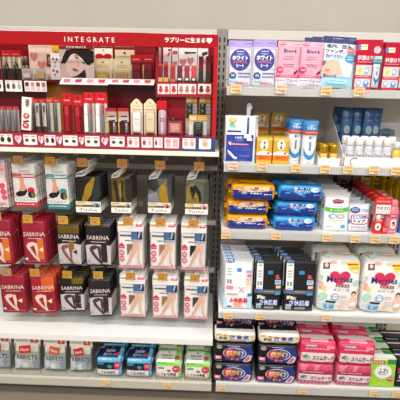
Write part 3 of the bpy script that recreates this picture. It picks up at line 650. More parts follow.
# white and green wipes, a row running back
q = Slot(324, 350.5, 194, 1.628, Z3, 237)
dec = [('r', .0, .0, 1, .12, 'd9d8d4'), ('l', .1, .045, .4, .065, '6a6a6a', 1), ('l', .6, .05, .92, .07, '8a8a8a', 1), ('p', [(.3, .21), (.4, .18), (.5, .165), (.6, .18), (.76, .2), (.74, .26), (.6, .285), (.36, .28)], 'a02858'), ('l', .38, .21, .7, .24, 'e0b0c4', 1), ('l', .35, .34, .75, .36, '7a8a7a', 1),
    ('p', [(.04, .37), (.3, .4), (.7, .4), (.96, .36), (.96, .47), (.7, .5), (.3, .51), (.04, .47)], '5fb83a'), ('t', 'せっけん', .48, .455, .05, .55, 'eef8e6', .02), ('e', .34, .6, .17, .06, '7aa8d0'), ('e', .36, .61, .1, .035, 'f4f4f2'), ('e', .66, .6, .16, .055, '9a9a98'), ('e', .66, .6, .12, .04, 'f4f4f2'), ('l', .56, .57, .8, .64, 'a8a8a4', 2),
    ('l', .2, .7, .82, .72, '8a9a4a', 1), ('l', .24, .76, .78, .775, 'b8a870', 1), ('e', .78, .86, .1, .05, '4aa4d8'), ('l', .06, .86, .28, .89, '9a9a9a', 1)]
gw = None
for k in range(7):
    l = ('white and green wipe pack at the front of its row', 'white wipe pack right behind the front white and green one', 'white wipe pack third in the row of white and green ones', 'white wipe pack fourth in the row of white and green ones', 'white wipe pack fifth in the row of white and green ones', 'white wipe pack sixth in the row of white and green ones', 'white wipe pack at the back of the row of white and green ones')[k]
    loc = (q.x-.0015*k, 1.628+.012+.047*k, Z3+.002)
    if gw: dup(gw, loc, (R(-5+.7*k), 0, 0), l); continue
    gw = thing('wipe_pack', l, 'wipes', loc, (R(-5), 0, 0), 'white and green wipe packs')
    pouch_parts(gw, q.w*.97, q.h, .024, 'efefec', dec, .06, .03, 'dad9d5', 'e6e6e2', seed=31, gus=True)
# dark pack behind
c = P(342, 178, 1.97)
th = thing('dark_box', 'dark purple box standing at the back behind the white and green wipes', 'box', (c.x+.012, 1.99, Z3+EPS), (0, 0, 0))
box_parts(th, .085, P(340, 173, 1.97).z-Z3, .04, '3a2438', [('r', .1, .06, .9, .18, '8a7a86'), ('t', 'ピュア', .5, .24, .1, .7, 'c8a8b4', .02), ('r', .05, .34, .95, .38, 'c83a6a'), ('l', .2, .44, .8, .6, '9a8a94', 2)], [], '2a1828', 'gloss')

# silver detergent refills
q = Slot(349.5, 371.5, 206, 1.622, Z3, 239)
dec = [('r', 0, 0, 1, .1, 'c6cbd6'), ('e', .3, .24, .24, .11, '28407e'), ('l', .14, .18, .46, .3, 'a8c0dc', 2), ('l', .58, .2, .94, .3, '8a98b4', 2), ('p', [(.12, .4), (.86, .38), (.9, .5), (.97, .5), (.93, .68), (.76, .74), (.14, .74), (.08, .56)], 'c42a4a'), ('p', [(.17, .43), (.83, .415), (.86, .53), (.92, .53), (.89, .66), (.74, .705), (.18, .705), (.13, .56)], 'f4f2f6'),
    ('p', [(.19, .44), (.82, .43), (.84, .53), (.18, .54)], '3f5fa6'), ('t', '部屋干し', .5, .485, .07, .54, 'e8eefa', .03), ('t', 'トップ', .5, .62, .14, .56, '1c1c3c', .06), ('p', [(.0, .56), (.1, .62), (.06, .72), (0, .72)], '3a84c8'), ('p', [(1, .66), (.9, .74), (1, .84)], '3a84c8'),
    ('l', .1, .8, .9, .86, '9a8aa4', 2), ('l', .4, .92, .9, .95, 'a89ab0', 1)]
dt = None
for k in range(6):
    l = ('silver detergent pack with a red framed logo, at the front', 'silver detergent pack right behind the front one', 'silver detergent pack third in its row', 'silver detergent pack fourth in its row', 'silver detergent pack fifth in its row', 'silver detergent pack at the back of its row')[k]
    loc = (q.x-.0012*k, 1.622+.02+.055*k, Z3+.003)
    if dt: o = dup(dt, loc, (R(-8+k), R(0), 0), l); continue
    dt = thing('detergent_pack', l, 'detergent', loc, (R(-8), 0, 0), 'silver detergent packs')
    pouch_parts(dt, q.w*.97, q.h, .03, 'dfe3ea', dec, .06, .03, 'b8bfcc', 'e0e2e8', seed=41, gus=True)

# red stain remover bottles, caps in a row
q = Slot(373, 386, 216, 1.626, Z3, 238); q2 = Slot(371, 388, 200, 1.63, Z3, 238)
HB = P(378, 197, 1.64).z-Z3
rb = None
for k in range(7):
    l = 'red capped stain remover bottle, %s in its row' % ('front', 'second', 'third', 'fourth', 'fifth', 'sixth', 'last')[k]
    loc = (q.x+.002+.001*k, 1.652+.052*k, Z3+EPS)
    if rb: dup(rb, loc, None, l); continue
    rb = thing('stain_remover', l, 'bottle', loc, (0, 0, 0), 'red capped stain removers'); r_ = .0235
    m = MB(); m.lathe([(r_*.9, 0), (r_, .003), (r_, HB*.6), (r_*.86, HB*.78), (r_*.8, HB*.8)], mat('c8c6c2', 'plastic'), 20, 1, .8); decal(m, Cyl(const(r_), HB*.6, 0, 1, .8), [('r', .1, .3, .9, .95, 'd62a2e'), ('e', .5, .56, .2, .2, 'f4e8e4'), ('p', [(.42, .64), (.5, .42), (.58, .64)], '3a3030')], 'plastic'); m.build('bottle', rb)
    m = MB(); m.lathe([(r_*1.0, 0), (r_*1.05, .002), (r_*1.02, HB*.16), (r_*.8, HB*.2)], mat('d8241f', 'plastic'), 20, 1, .9); m.build('cap', rb).location = (0, 0, HB*.8)
# front one wears a card: neck tag and small carton
th = thing('cleaner_card', 'red card with white lettering hung in front of the red capped bottles', 'card', (q.x+.002, 1.622, Z3+EPS), (R(-1.5), 0, 0))
w_ = q2.w*.98; h1 = P(379, 199, 1.622).z-Z3
m = MB(); S = Plane(w_, h1, 0); m.box(-w_/2, w_/2, 0, .001, h1*.55, h1, mat('d64a44', 'film'))
decal(m, S, [('r', .0, .0, 1, .2, 'd23a34'), ('l', .1, .06, .9, .12, 'f0a8a0', 1), ('r', .1, .17, .96, .42, 'efeae8'), ('t', 'ウタマロ', .53, .27, .1, .75, '6a4a4c', .03), ('l', .16, .36, .9, .39, '9a8a8a', 1)], 'film', flat=True); m.build('header_card', th)
m = MB(); m.box(-w_*.42, w_*.1, -.001, .014, 0, h1*.36, mat('d82c28', 'plastic'), .003); decal(m, Plane(w_*.52, h1*.36, -.001, -w_*.16), [('e', .5, .42, .34, .3, 'f4ece8'), ('p', [(.38, .55), (.5, .2), (.62, .55)], '2a2626')], 'plastic', flat=True); m.build('sample_bottle', th)
m = MB(); m.lathe([(.009, 0), (.009, .02), (.008, .026)], mat('e6e6e6', 'plastic'), 14); m.build('sample_cap', th).location = (-w_*.16, .006, h1*.36)
m = MB(); m.box(w_*.14, w_*.46, -.001, .012, 0, h1*.22, mat('d8302c', 'gloss'), .001); decal(m, Plane(w_*.32, h1*.22, -.001, w_*.3), [('l', .1, .2, .9, .7, 'f0c0b8', 3)], 'gloss', flat=True); m.build('small_box', th)

# pink bottles in pink film
q = Slot(386, 401, 201, 1.622, Z3, 240)
pk = None
for k in range(4):
    l = 'pink bottle with a white flower print, %s in its row' % ('front', 'second', 'third', 'last')[k]
    loc = (q.x+.001*k, 1.645+.055*k, Z3+EPS)
    if pk: dup(pk, loc, None, l); continue
    pk = thing('pink_bottle', l, 'bottle', loc, (0, 0, 0), 'pink bottles'); r_ = q.w/2*.93; H = q.h
    m = MB(); m.lathe([(r_*.85, 0), (r_, .004), (r_, H*.62), (r_*.7, H*.8), (r_*.62, H*.82)], mat('dd7f90', 'plastic'), 20, 1, .8); decal(m, Cyl(const(r_), H*.62, 0, 1, .8), [('r', .2, .02, .8, .2, 'c83a5a'), ('l', .3, .06, .7, .16, 'f6d0d8', 2), ('p', [(.34, .34), (.6, .26), (.72, .5), (.6, .74), (.38, .7)], 'f4e6e2'), ('p', [(.42, .42), (.56, .36), (.62, .56), (.5, .62)], '3a3038'), ('e', .5, .54, .07, .05, 'e0b030'), ('l', .3, .84, .7, .92, 'f0c0c8', 1)], 'plastic'); m.build('bottle', pk)
    m = MB(); m.lathe([(r_*.64, 0), (r_*.66, .002), (r_*.6, H*.15), (r_*.4, H*.18)], mat('e27a8c', 'plastic'), 18, 1, .85); m.build('cap', pk).location = (0, 0, H*.82)
c = P(401.5, 222, 1.64)
th = thing('blue_bottle', 'blue bottle cut off by the edge of the photograph beside the pink one', 'bottle', (c.x+.012, 1.648, Z3+EPS))
m = MB(); m.lathe([(.018, 0), (.02, .004), (.02, .09), (.012, .11)], mat('3a78c0', 'plastic'), 20); m.build('bottle', th)
m = MB(); m.lathe([(.011, 0), (.011, .02), (.009, .022)], mat('e8ecf0', 'plastic'), 16); m.build('cap', th).location = (0, 0, .11)

# yellow boxes with black lettering at the back
yb = None
for k, (px, py, Y) in enumerate(((363, 174, 2.0), (374, 175, 2.0), (385, 178.5, 1.95), (393, 181, 1.90), (399, 184, 1.855), (405, 187, 1.81))):
    c = P(px, py, Y); l = 'yellow box with black lettering, %s' % ('at the back, behind the red caps nearest the detergent', 'at the back beside another yellow box', 'third from the back row', 'fourth, coming forward behind the pink bottles', 'fifth, coming forward behind the pink bottles', 'nearest the front, cut by the picture edge')[k]
    loc = (c.x+.02, Y+.018, Z3+EPS)
    if yb: dup(yb, loc, None, l); continue
    yb = thing('yellow_box', l, 'box', loc, (0, 0, 0), 'yellow boxes with black lettering'); hh = c.z-Z3
    box_parts(yb, .05, hh, .035, 'd8b81c', [('r', .3, .0, .9, .09, '2a2820'), ('t', 'キレイ', .55, .2, .1, .75, '2a2618', .04), ('l', .2, .3, .9, .42, '3a3418', 2), ('r', .1, .5, .9, .54, 'f4ecc0'), ('l', .2, .6, .8, .8, '5a5020', 3)], [], 'd0b020', 'gloss')

# ================================================================ fourth shelf: pants packs, black packs, nappies
def flat_pack(l, r, t, b, Y, label, col, dec, group, seed, n_, dy, dx=0, lean=6, labels=None, t_=.02):
    q = Slot(l, r, t, Y, Z4, b); first = None
    for k in range(n_):
        loc = (q.x+dx*k, Y+.014+dy*k, Z4+.0022)
        la = label if k == 0 else labels % ('second', 'third', 'fourth', 'fifth', 'sixth', 'last')[k-1]
        if first: o = dup(first, loc, (R(-lean), 0, R(rnd.uniform(-2, 2))), la); o.location.z += rnd.uniform(.0, .0006); continue
        first = thing('underwear_pack', la, 'pack', loc, (R(-lean), 0, 0), group)
        S = Pouch(q.w*.97, q.h, t_, .03, .0, .003, seed, True, 3.2); m = MB(); S.mesh(m, mat(col, 'film'), 10, 18); decal(m, S, dec, 'film', seed=seed); m.build('pack', first)
        m = MB(); seal(m, q.w*.95, q.h*.05, q.h*.96, dec[0][-1], 'clear'); m.build('top_flap', first)
        m = MB(); S2 = S; decal(m, S2, [('r', .06, .04, .30, .62, 'eef0f0'), ('l', .12, .09, .26, .13, '7a7a80', 1), ('l', .1, .2, .26, .36, 'a8a8ac', 3), ('r', .1, .42, .16, .5, '8a8a90'), ('r', .19, .42, .26, .5, '8a8a90'), ('l', .1, .54, .26, .6, 'b0b0b4', 2)], 'paper', seed=seed)
        m.build('size_sticker', first)
    return first
wdec = [('r', 0, 0, 1, .06, 'dfe4ea'), ('r', .06, .02, .34, .1, '2f84cc'), ('t', '175', .19, .06, .05, .2, 'f0f8ff', .03), ('r', .44, .2, .6, .27, '3a8ad0'), ('r', .76, .24, .98, .29, 'a8a4c8'), ('r', .8, .31, .96, .37, 'e87aa0'), ('r', .76, .39, .98, .43, 'b0c4dc'), ('r', .76, .44, .98, .52, 'f2cfa8'),
    ('r', .02, .55, .98, .565, 'dde2e8'), ('r', .08, .54, .32, .61, 'ee8aa8'), ('p', [(.5, .56), (.53, .55), (.72, .66), (.7, .67)], 'e09aa4'), ('p', [(.7, .56), (.72, .57), (.52, .67), (.5, .66)], 'e09aa4'), ('r', .84, .68, .99, .74, '2f78bc'), ('p', [(.84, .74), (1, .74), (1, .98), (.9, .98), (.78, .86)], 'b8dcf2'), ('p', [(0, .74), (.1, .8), (.14, .98), (0, .98)], 'c4e0f2'),
    ('l', .1, .68, .5, .74, 'b8a890', 1), ('t', 'ふ休肌着', .52, .815, .1, .66, 'd8284e', .05), ('e', .5, .89, .16, .035, 'f0a878'), ('l', .36, .92, .7, .95, 'd08aa8', 1), ('r', .12, .93, .28, .955, '2a2a30')]
flat_pack(223.5, 253.5, 261, 314, 1.622, 'white pack with red lettering, at the front beside the slotted upright', 'eef0f3', wdec, 'white packs with red lettering', 51, 5, .036, -.004, 6, 'white pack with red lettering, %s in its row')
c = P(232, 241, 1.93)
th = thing('underwear_pack', 'pale pack leaning high at the back behind the white packs', 'pack', (P(233, 250, 1.93).x, 1.93, Z4+.003), (R(-3), 0, 0))
pouch_parts(th, .13, c.z-Z4, .02, 'd8dce2', [('r', .1, .06, .9, .12, 'd89aa8'), ('l', .1, .16, .9, .22, 'c04a5a', 1), ('r', .1, .26, .5, .32, '3a6aa8')], .05, .03, seed=57, gus=True)
kdec = [('r', 0, 0, 1, .06, '3a3c40'), ('r', .06, .0, .32, .05, '2a6a9c'), ('t', '175', .19, .025, .035, .2, 'cfe4f4', .02), ('r', .48, .2, .66, .27, '2f86c4'), ('p', [(.78, .28), (.9, .28), (.9, .33), (.96, .36), (.78, .36)], 'c84a5c'), ('r', .76, .38, .98, .47, 'b0d0e4'), ('l', .79, .4, .95, .45, '4a7ea8', 2), ('r', .8, .49, .98, .55, 'e8bfa0'),
    ('r', 0, .575, 1, .66, '5b5d61'), ('r', .1, .57, .3, .63, '4a72c0'), ('r', .78, .62, .98, .68, '3b92d0'), ('l', .36, .6, .74, .64, 'a0a0a4', 1), ('p', [(.1, .7), (.2, .69), (.34, .71), (.4, .76), (.3, .77), (.2, .74), (.12, .77)], 'd8d2b8'), ('t', 'メンズ', .26, .74, .06, .34, 'ece6cc', .02),
    ('t', 'さ休肌着', .54, .83, .125, .7, '3a4a9e', .09), ('t', 'さ休肌着', .54, .83, .115, .68, 'cdd6ee', .02), ('r', .08, .86, .26, .96, 'b4c0c4'), ('l', .1, .9, .24, .95, '4a5458', 2), ('p', [(.38, .91), (.76, .91), (.72, .955), (.38, .955)], '8a94a0'), ('l', .42, .88, .76, .9, '7a4a4a', 1)]
flat_pack(254.5, 282.5, 264, 314, 1.622, 'black pack with white and blue lettering, front, beside the white packs', '1b1b1e', kdec, 'black packs beside the white packs', 53, 5, .038, -.006, 6, 'black pack, %s in the row beside the white packs')
flat_pack(284, 315.5, 264, 315, 1.622, 'black pack with white and blue lettering, front, beside the nappy packs', '1b1b1e', kdec, 'black packs beside the nappies', 54, 5, .038, -.008, 6, 'black pack, %s in the row beside the nappies')

nd = [('e', .32, .05, .1, .05, 'f0b8a0'), ('e', .56, .06, .08, .04, 'c4dcc0'), ('r', .08, .06, .24, .2, '4a3a3c'), ('e', .16, .12, .05, .05, 'e8c4b8'), ('r', .09, .17, .23, .2, '6a5a58'), ('p', [(.62, .03), (.98, .02), (1, .25), (.86, .27), (.7, .2)], 'f2dc62'), ('p', [(.64, .08), (.9, .07), (.92, .105), (.66, .125)], 'd8482a'), ('l', .72, .15, .94, .2, 'c89a2a', 2), ('e', .86, .235, .06, .02, 'f8f4e0'),
    ('p', heart(.5, .36, .27, .17), 'd8365c'), ('t', 'Merries', .5, .385, .115, .62, '22306c', .02), ('r', .42, .475, .74, .525, '8a2a3c'), ('t', 'さらさら', .58, .5, .04, .28, 'f0e4c8', .03), ('t', 'メリーズ', .56, .575, .05, .4, '4a5a78', .02),
    ('e', .05, .36, .05, .05, 'b8dcc0'), ('e', .03, .5, .09, .08, 'f0b4a4'), ('e', .15, .55, .06, .04, 'f4d484'), ('e', .14, .69, .09, .06, 'b4dcc4'), ('e', .08, .74, .07, .05, 'b4dcc4'), ('e', .08, .9, .06, .05, 'c8e2d0'), ('e', .9, .44, .07, .05, 'a8d4dc'), ('e', .96, .6, .06, .05, 'f4d484'), ('e', .94, .9, .06, .05, 'f0c0a8'),
    ('e', .42, .7, .1, .06, '9ab4cc'), ('e', .42, .7, .06, .036, 'f0f4f8'), ('r', .34, .685, .5, .7, '8aa8c4'), ('l', .54, .67, .7, .72, 'c89a86', 2), ('e', .64, .8, .08, .035, 'e0dce0'), ('l', .56, .76, .7, .79, 'd0a4a8', 1),
    ('e', .86, .63, .055, .045, '3a2a28'), ('e', .86, .65, .042, .034, 'f0c4a8'), ('p', [(.78, .7), (.86, .68), (.94, .7), (.93, .82), (.8, .82)], 'f2c8b0'), ('p', [(.72, .76), (.79, .71), (.8, .76), (.75, .79)], 'f2c8b0'), ('e', .85, .83, .09, .05, 'f6f4f8'), ('p', [(.79, .86), (.85, .86), (.84, .97), (.79, .97)], 'f0c0a6'), ('p', [(.87, .86), (.93, .86), (.92, .97), (.88, .97)], 'f0c0a6'),
    ('r', .2, .765, .44, .8, '26242c'), ('r', .14, .805, .42, .985, 'a4cdee'), ('t', 'L', .22, .89, .1, .07, '1f4a8a', .04), ('l', .29, .85, .4, .94, '2f5a98', 2), ('e', .56, .9, .06, .05, 'f2c4a8'), ('e', .64, .94, .05, .04, 'f4d8b0')]
nappy = None; qn = Slot(317, 362.5, 262, 1.618, Z4, 318)
for k, (l, r, t, Y, la) in enumerate(((317, 362.5, 262, 1.618, 'white nappy pack with a pink heart, at the front beside the black packs'), (359.5, 407, 264, 1.618, 'white nappy pack with a pink heart, at the front, cut by the picture edge'),
        (307, 352, 247, 1.74, 'nappy pack behind the one beside the black packs'), (352, 396, 247, 1.75, 'nappy pack behind the one at the picture edge'), (0, 0, 0, 1.87, 'nappy pack at the back, two behind the one beside the black packs'), (0, 0, 0, 1.88, 'nappy pack at the back, two behind the one at the picture edge'))):
    q = Slot(l, r, t, Y, Z4, 318) if l else None
    x = q.x if q else nx[k-2]+.01
    nx = [x] if k == 0 else nx+[x]
    loc = (x+.006*(k == 1), Y+.055, Z4+.004)
    if nappy: o = dup(nappy, loc, (R(-4 if k < 2 else -2), 0, 0), la); continue
    nappy = thing('nappy_pack', la, 'nappy pack', loc, (R(-4), 0, 0), 'white nappy packs'); w_, h_ = q.w*.915, q.h*1.01
    S = Brick(w_, h_, .098, 5.2, 9, .005, 61); m = MB(); S.mesh(m, mat('f1efed', 'film'), 18, 7); decal(m, S, nd+[('e', .2, -.3, .1, .2, 'c8e0cc'), ('e', .7, -.5, .12, .2, 'f4d8a8'), ('l', .35, -.4, .7, -.25, 'a08a86', 1)], 'film', lim=.07, seed=61); m.build('pack', nappy)
    m = MB(); vs_ = [(-w_*.3, .0, h_*.985), (-w_*.26, -.012, h_*1.045), (w_*.26, -.012, h_*1.05), (w_*.3, 0, h_*.985), (-w_*.28, .003, h_*.985), (-w_*.24, -.008, h_*1.045), (w_*.24, -.008, h_*1.05), (w_*.28, .003, h_*.985)]
    m.add(vs_, [(0, 1, 2, 3), (7, 6, 5, 4), (0, 4, 5, 1), (1, 5, 6, 2), (2, 6, 7, 3), (3, 7, 4, 0)], mat('e2e0de', 'film')); m.build('top_fin', nappy)

# ================================================================ bottom shelf: night pads, pink pads, green boxes
pd = [('p', [(.22, .5), (.3, .2), (.5, .1), (.9, .08), (.98, .4), (.92, .9), (.5, .96), (.3, .84)], '24357e'), ('e', .14, .18, .07, .1, 'a8a49c'), ('l', .1, .14, .2, .22, '5a5650', 1), ('l', .34, .1, .64, .16, 'b8c8e8', 1),
    ('e', .52, .48, .29, .29, 'd8d4dc'), ('e', .52, .48, .27, .26, '2f3a7e'), ('e', .4, .48, .15, .24, 'b83a30'), ('e', .4, .48, .12, .19, 'd0604a'), ('t', '超', .39, .48, .27, .14, 'f4e2cc', .03), ('t', '熟睡', .6, .46, .24, .26, 'd9b060', .05), ('r', .4, .68, .66, .82, '8a2242'), ('t', 'ガード', .53, .75, .1, .2, 'f0d0d8', .02),
    ('p', [(.72, .84), (.86, .5), (.96, .58), (.9, .86), (.78, .95)], 'd6c4d6'), ('p', [(.76, .84), (.86, .58), (.91, .64), (.86, .84)], 'c46a96'), ('r', .04, .6, .2, .78, 'd870a0'), ('t', '400', .12, .69, .12, .12, 'fbeef4', .03), ('l', .04, .84, .22, .92, '9a98b8', 1)]
padp = {}
def night(x, Y, z, label, roll=0):
    if padp: return dup(padp[0], (x, Y+.0475, z+EPS), (0, R(roll), R(rnd.uniform(-.6, .6))), label)
    th = thing('night_pad_pack', label, 'pad pack', (x, Y+.0475, z+EPS), (0, R(roll), 0), 'black night pad packs'); padp[0] = th
    brick_parts(th, PW, PH, .095, '131318', pd, 6, 10, .003, 71, 'film')
    m = MB(); m.box(-PW*.47, PW*.47, -.006, .006, PH*.995, PH*1.01, mat('26262c', 'film'), .0008); m.build('top_seam', th)
    return th
q1 = Slot(212, 253.5, 365, 1.617, Z5, 384); q2_ = Slot(255, 297, 366, 1.617, Z5, 386)
PW = q1.w*.96; PH = (P(233, 343, 1.617).z-Z5)/2-.004
gd = [('r', 0, -1, 1, -.55, '1b1a1e'), ('l', .35, -.85, .7, -.75, 'c8b890', 1), ('r', 0, -.55, 1, .06, 'f2f0ec'), ('p', [(0, .0), (1, .06), (1, 1), (0, 1)], 'e9dfc8'), ('p', [(0, .06), (.4, .2), (1, .24), (1, .42), (.5, .36), (0, .3)], 'c8982e'), ('p', [(0, .8), (.5, .72), (1, .78), (1, 1), (0, 1)], 'd0a040'), ('e', .42, .42, .06, .2, '3a5aa8'), ('e', .6, .42, .06, .2, '2e4a98'), ('e', .76, .4, .06, .2, '4a6ab0'),
    ('r', .36, .5, .48, .74, 'a8b4d8'), ('r', .54, .5, .66, .74, 'a8b4d8'), ('r', .7, .5, .84, .74, 'a8b4d8'), ('t', '夜用', .2, .5, .3, .2, '5a4a38', .03)]
for ci, (q, nm) in enumerate(((q1, 'beside the green pad packs'), (q2_, 'beside the pink pad packs'))):
    for k in range(2):
        night(q.x, 1.617, Z5+k*(PH+.003), 'black and blue night pad pack, %s of the front stack %s' % (('bottom', 'second')[k], nm), .4)
        night(q.x+.004, 1.735, Z5+k*(PH+.003), 'black night pad pack, %s of the stack behind, %s' % (('bottom', 'second')[k], nm))
    night(q.x+.004, 1.737, Z5+2*(PH+.003), 'black night pad pack, third of the stack behind, %s' % nm)
    zt3 = Z5+2*(PH+.003)+.002
    th = thing('night_pad_pack', 'gold and white night pad pack topping the stack %s' % nm, 'pad pack', (q.x+.002, 1.617+.045, zt3+EPS), (R(0), R(.5), R(1)), 'gold topped night pad packs')
    brick_parts(th, PW, .052, .09, 'efece6', gd, 3.6, 9, .003, 75, 'film')
    m = MB(); m.box(-PW*.46, PW*.46, -.01, .01, .052, .0535, mat('1c1b20', 'film'), .0004); m.build('top_seam', th)

sd = [('p', [(.06, -.85), (.94, -.85), (.96, -.1), (.04, -.1)], 'e0526f'), ('r', .3, -.7, .78, -.12, 'f2aebc'), ('l', .36, -.6, .7, -.25, 'fbe6ea', 2), ('r', .02, -.98, .98, -.86, 'f3dfe2'), ('r', 0, 0, 1, .45, 'd8345a'), ('r', .14, .08, .46, .2, '4a8a9a'), ('l', .16, .11, .44, .17, 'dfeef0', 1), ('l', .14, .24, .8, .34, 'f4a8b8', 1), ('r', .72, .1, .94, .24, 'ee8aa0'),
    ('r', 0, .45, 1, .94, 'f5dadd'), ('p', [(.08, .6), (.2, .54), (.28, .62), (.2, .74), (.1, .72)], '4a8a7a'), ('e', .24, .68, .05, .08, '9ac4b4'), ('t', 'スリムガード', .65, .7, .24, .58, '2c2426', .04)]
sd2 = [('r', 0, -1, 1, 0, 'c83a5c'), ('r', 0, 0, 1, .3, 'c84a68'), ('p', [(.1, 0), (.3, 0), (.2, .3), (0, .3)], 'e07a90'), ('p', [(.5, 0), (.62, 0), (.54, .3), (.42, .3)], 'e07a90'), ('r', 0, .3, 1, .46, 'a8345c'), ('l', .12, .34, .7, .42, 'e8a0b4', 1), ('r', 0, .46, 1, .76, 'efd2da'), ('p', [(.08, .56), (.2, .5), (.28, .58), (.2, .68), (.1, .68)], '4a8a7a'), ('e', .24, .63, .05, .06, '9ac4b4'), ('t', 'スリムガード', .65, .615, .17, .58, '2c2426', .04),
    ('r', 0, .76, 1, 1, 'b8507a')]+[('r', .06+.1*i, .77, .09+.1*i, .98, 'd890ac') for i in range(9)]
pk_ = {}
def slim(kind, x, Y, z, w, h, label):
    if kind in pk_:
        o = dup(pk_[kind], (x, Y+.0525, z+EPS), None, label); return o
    th = thing('pad_pack', label, 'pad pack', (x, Y+.0525, z+EPS), (0, R(.5), R(-1)), 'pink slim pad packs'); pk_[kind] = th
    brick_parts(th, w, h, .105, 'd4395c' if kind == 0 else 'c85a7c', sd if kind == 0 else sd2, 5, 11, .003, 81+kind, 'film')
    m = MB(); m.box(-w*.46, w*.46, -.012, .012, h*.998, h*1.02, mat('f1dfe2', 'film'), .0006); m.build('carry_strip', th)
    if kind == 0:
        for sx in (-1, 1): m = MB(); m.prism([(-.045, h*.3), (0, h*.62), (.045, h*.3), (0, h*.36)], sx*w*.497, sx*(w*.497+.003), mat('d8446a', 'film')); m.build('side_fold', th)
    return th
qa = Slot(297.5, 335, 346, 1.617, Z5, 390); qb = Slot(335.5, 374, 348, 1.617, Z5, 391)
h1 = P(316, 365, 1.617).z-Z5; h2 = P(316, 344, 1.617).z-Z5-h1-.004
for q, nm in ((qa, 'beside the night pads'), (qb, 'beside the lime green box')):
    slim(1, q.x, 1.617, Z5+.002, qa.w*.96, h1, 'translucent pink slim pad pack, bottom of the front stack %s' % nm)
    slim(0, q.x+.001, 1.617, Z5+h1+.007, qa.w*.96, h2, 'bright pink slim pad pack, top of the front stack %s' % nm)
    slim(1, q.x+.004, 1.735, Z5+.002, qa.w*.96, h1, 'translucent pink slim pad pack, bottom of the rear stack %s' % nm)
    slim(0, q.x+.004, 1.735, Z5+h1+.007, qa.w*.96, h2, 'bright pink slim pad pack, middle of the rear stack %s' % nm)
slim(0, qb.x+.0, 1.80, Z5+h1+h2+.011, qa.w*.96, h2, 'bright pink slim pad pack on top of the rear stack beside the green boxes')

# lime green boxes
q = Slot(366.5, 394.5, 361, 1.617, Z5, 392)
gdec = [('r', 0, 0, 1, 1, '9ec93a'), ('r', 0, 0, 1, .06, 'e8efd8'), ('r', .06, .08, .56, .2, 'b85a30'), ('t', 'さらさら', .3, .14, .09, .42, 'f6e4d0', .03), ('r', .66, .03, 1, .2, '2a8a4a'), ('e', .52, .47, .36, .25, 'd2dccc'), ('e', .52, .47, .33, .22, 'e4e8e2'), ('t', 'ふわ', .5, .44, .2, .4, '3c4a44', .02), ('l', .36, .56, .66, .6, '6a7a6a', 1), ('e', .82, .72, .13, .08, 'c83a6a'), ('l', .72, .69, .92, .75, 'f4c0d0', 1),
    ('e', .12, .62, .02, .015, 'c84a3a'), ('e', .2, .8, .025, .018, 'e8e060'), ('e', .44, .86, .03, .02, 'f0ea80'), ('e', .36, .78, .02, .014, 'c85a4a'), ('e', .6, .9, .025, .018, 'f0ea80'), ('e', .1, .9, .02, .015, 'c84a3a'), ('e', .74, .9, .02, .014, 'd06a4a')]
gb = None
for k in range(4):
    l = ('lime green pad box at the front beside the pink packs', 'lime green pad box second in its row', 'lime green pad box third in its row', 'lime green pad box at the back of its row')[k]
    loc = (q.x+.011+.003*k, 1.617+.038+.09*k, Z5+EPS+.0035)
    if gb: dup(gb, loc, None, l); continue
    gb = thing('pad_box', l, 'pad box', loc, (R(-5), 0, 0), 'lime green pad boxes')
    box_parts(gb, q.w*.9, q.h*.98, .07, '96c234', gdec, [('r', .62, .1, 1, .5, '2a8a4a'), ('l', .1, .3, .5, .5, 'b8c4a8', 1)], 'eef1e6', 'film', .004)
dup(gb, (q.x+.006, 1.96, Z5+q.h+.008), (0, 0, 0), 'lime green pad box lying highest at the back of its row').scale = (1.1, .8, .62)
# black box at the edge
q = Slot(395.5, 425, 362, 1.62, Z5, 395); kb = None
for k in range(3):
    l = ('black pad box cut by the picture edge, front', 'black pad box behind the front black one', 'black pad box at the back of its row')[k]
    loc = (q.x+.003*k, 1.62+.036+.09*k, Z5+EPS+.003)
    if kb: dup(kb, loc, None, l); continue
    kb = thing('pad_box', l, 'pad box', loc, (R(-4), 0, 0), 'black pad boxes')
    box_parts(kb, q.w*.95, q.h*.98, .07, '1c1b1e', [('l', .1, .06, .6, .1, 'd0d0d4', 1), ('r', .05, .3, .2, .5, 'b83a4a'), ('t', '夜', .16, .62, .16, .14, 'e8e8ec', .02), ('r', .04, .74, .5, .77, 'c8c8cc')], [('r', .0, .35, 1, .5, 'd8d8da')], '232226', 'film', .004)
# ================================================================ red cosmetics display
YH = 1.64; YS = 1.604; YU = 1.735; YBK = 1.87
xr = P(217, 90, 1.62).x; xl = -1.12; xm = P(157.3, 70, 1.70).x
zh1 = P(100, 31.8, YH).z; zh0 = P(100, 46.0, YH).z
zs1 = P(100, 135, YS).z; zs0 = max(P(100, 149, YS).z, ZL+.001)
zf = P(100, 133, 1.63).z-.003            # floor of the lower tier
zu = P(60, 80.5, YU).z                   # floor of the upper tier
RED, DRED = 'a60c15', '7c0e1a'
D = thing('cosmetics_display', 'red cosmetics display with a white lettered header, standing on the cream shelf', 'display stand', (0, 0, 0))
m = MB(); m.box(xl, xr, YH, YH+.02, zh0, zh1, mat(RED, 'gloss'), .002)
S = Plane(xr-xl, zh1-zh0, YH, (xl+xr)/2, zh0)
def hu(px): return (P(px, 40, YH).x-xl)/(xr-xl)
decal(m, S, [('t', 'I N T E G R A T E', hu(89.5), .56, .36, hu(114.5)-hu(64.5), 'f6efe8', .0), ('t', 'ラブリーに生まる♥', hu(188.5), .49, .42, hu(212)-hu(164.5), 'f8f0ec', .03)], 'paper', flat=True); m.build('header_sign', D)
m = MB(); m.box(xl, xr-.001, YH+.02, YH+.04, zh1-.006, zh1-.001, mat(DRED, 'plastic')); m.build('added_shading_strip', D)  # unseen strip behind the header, added to darken the top of the interior
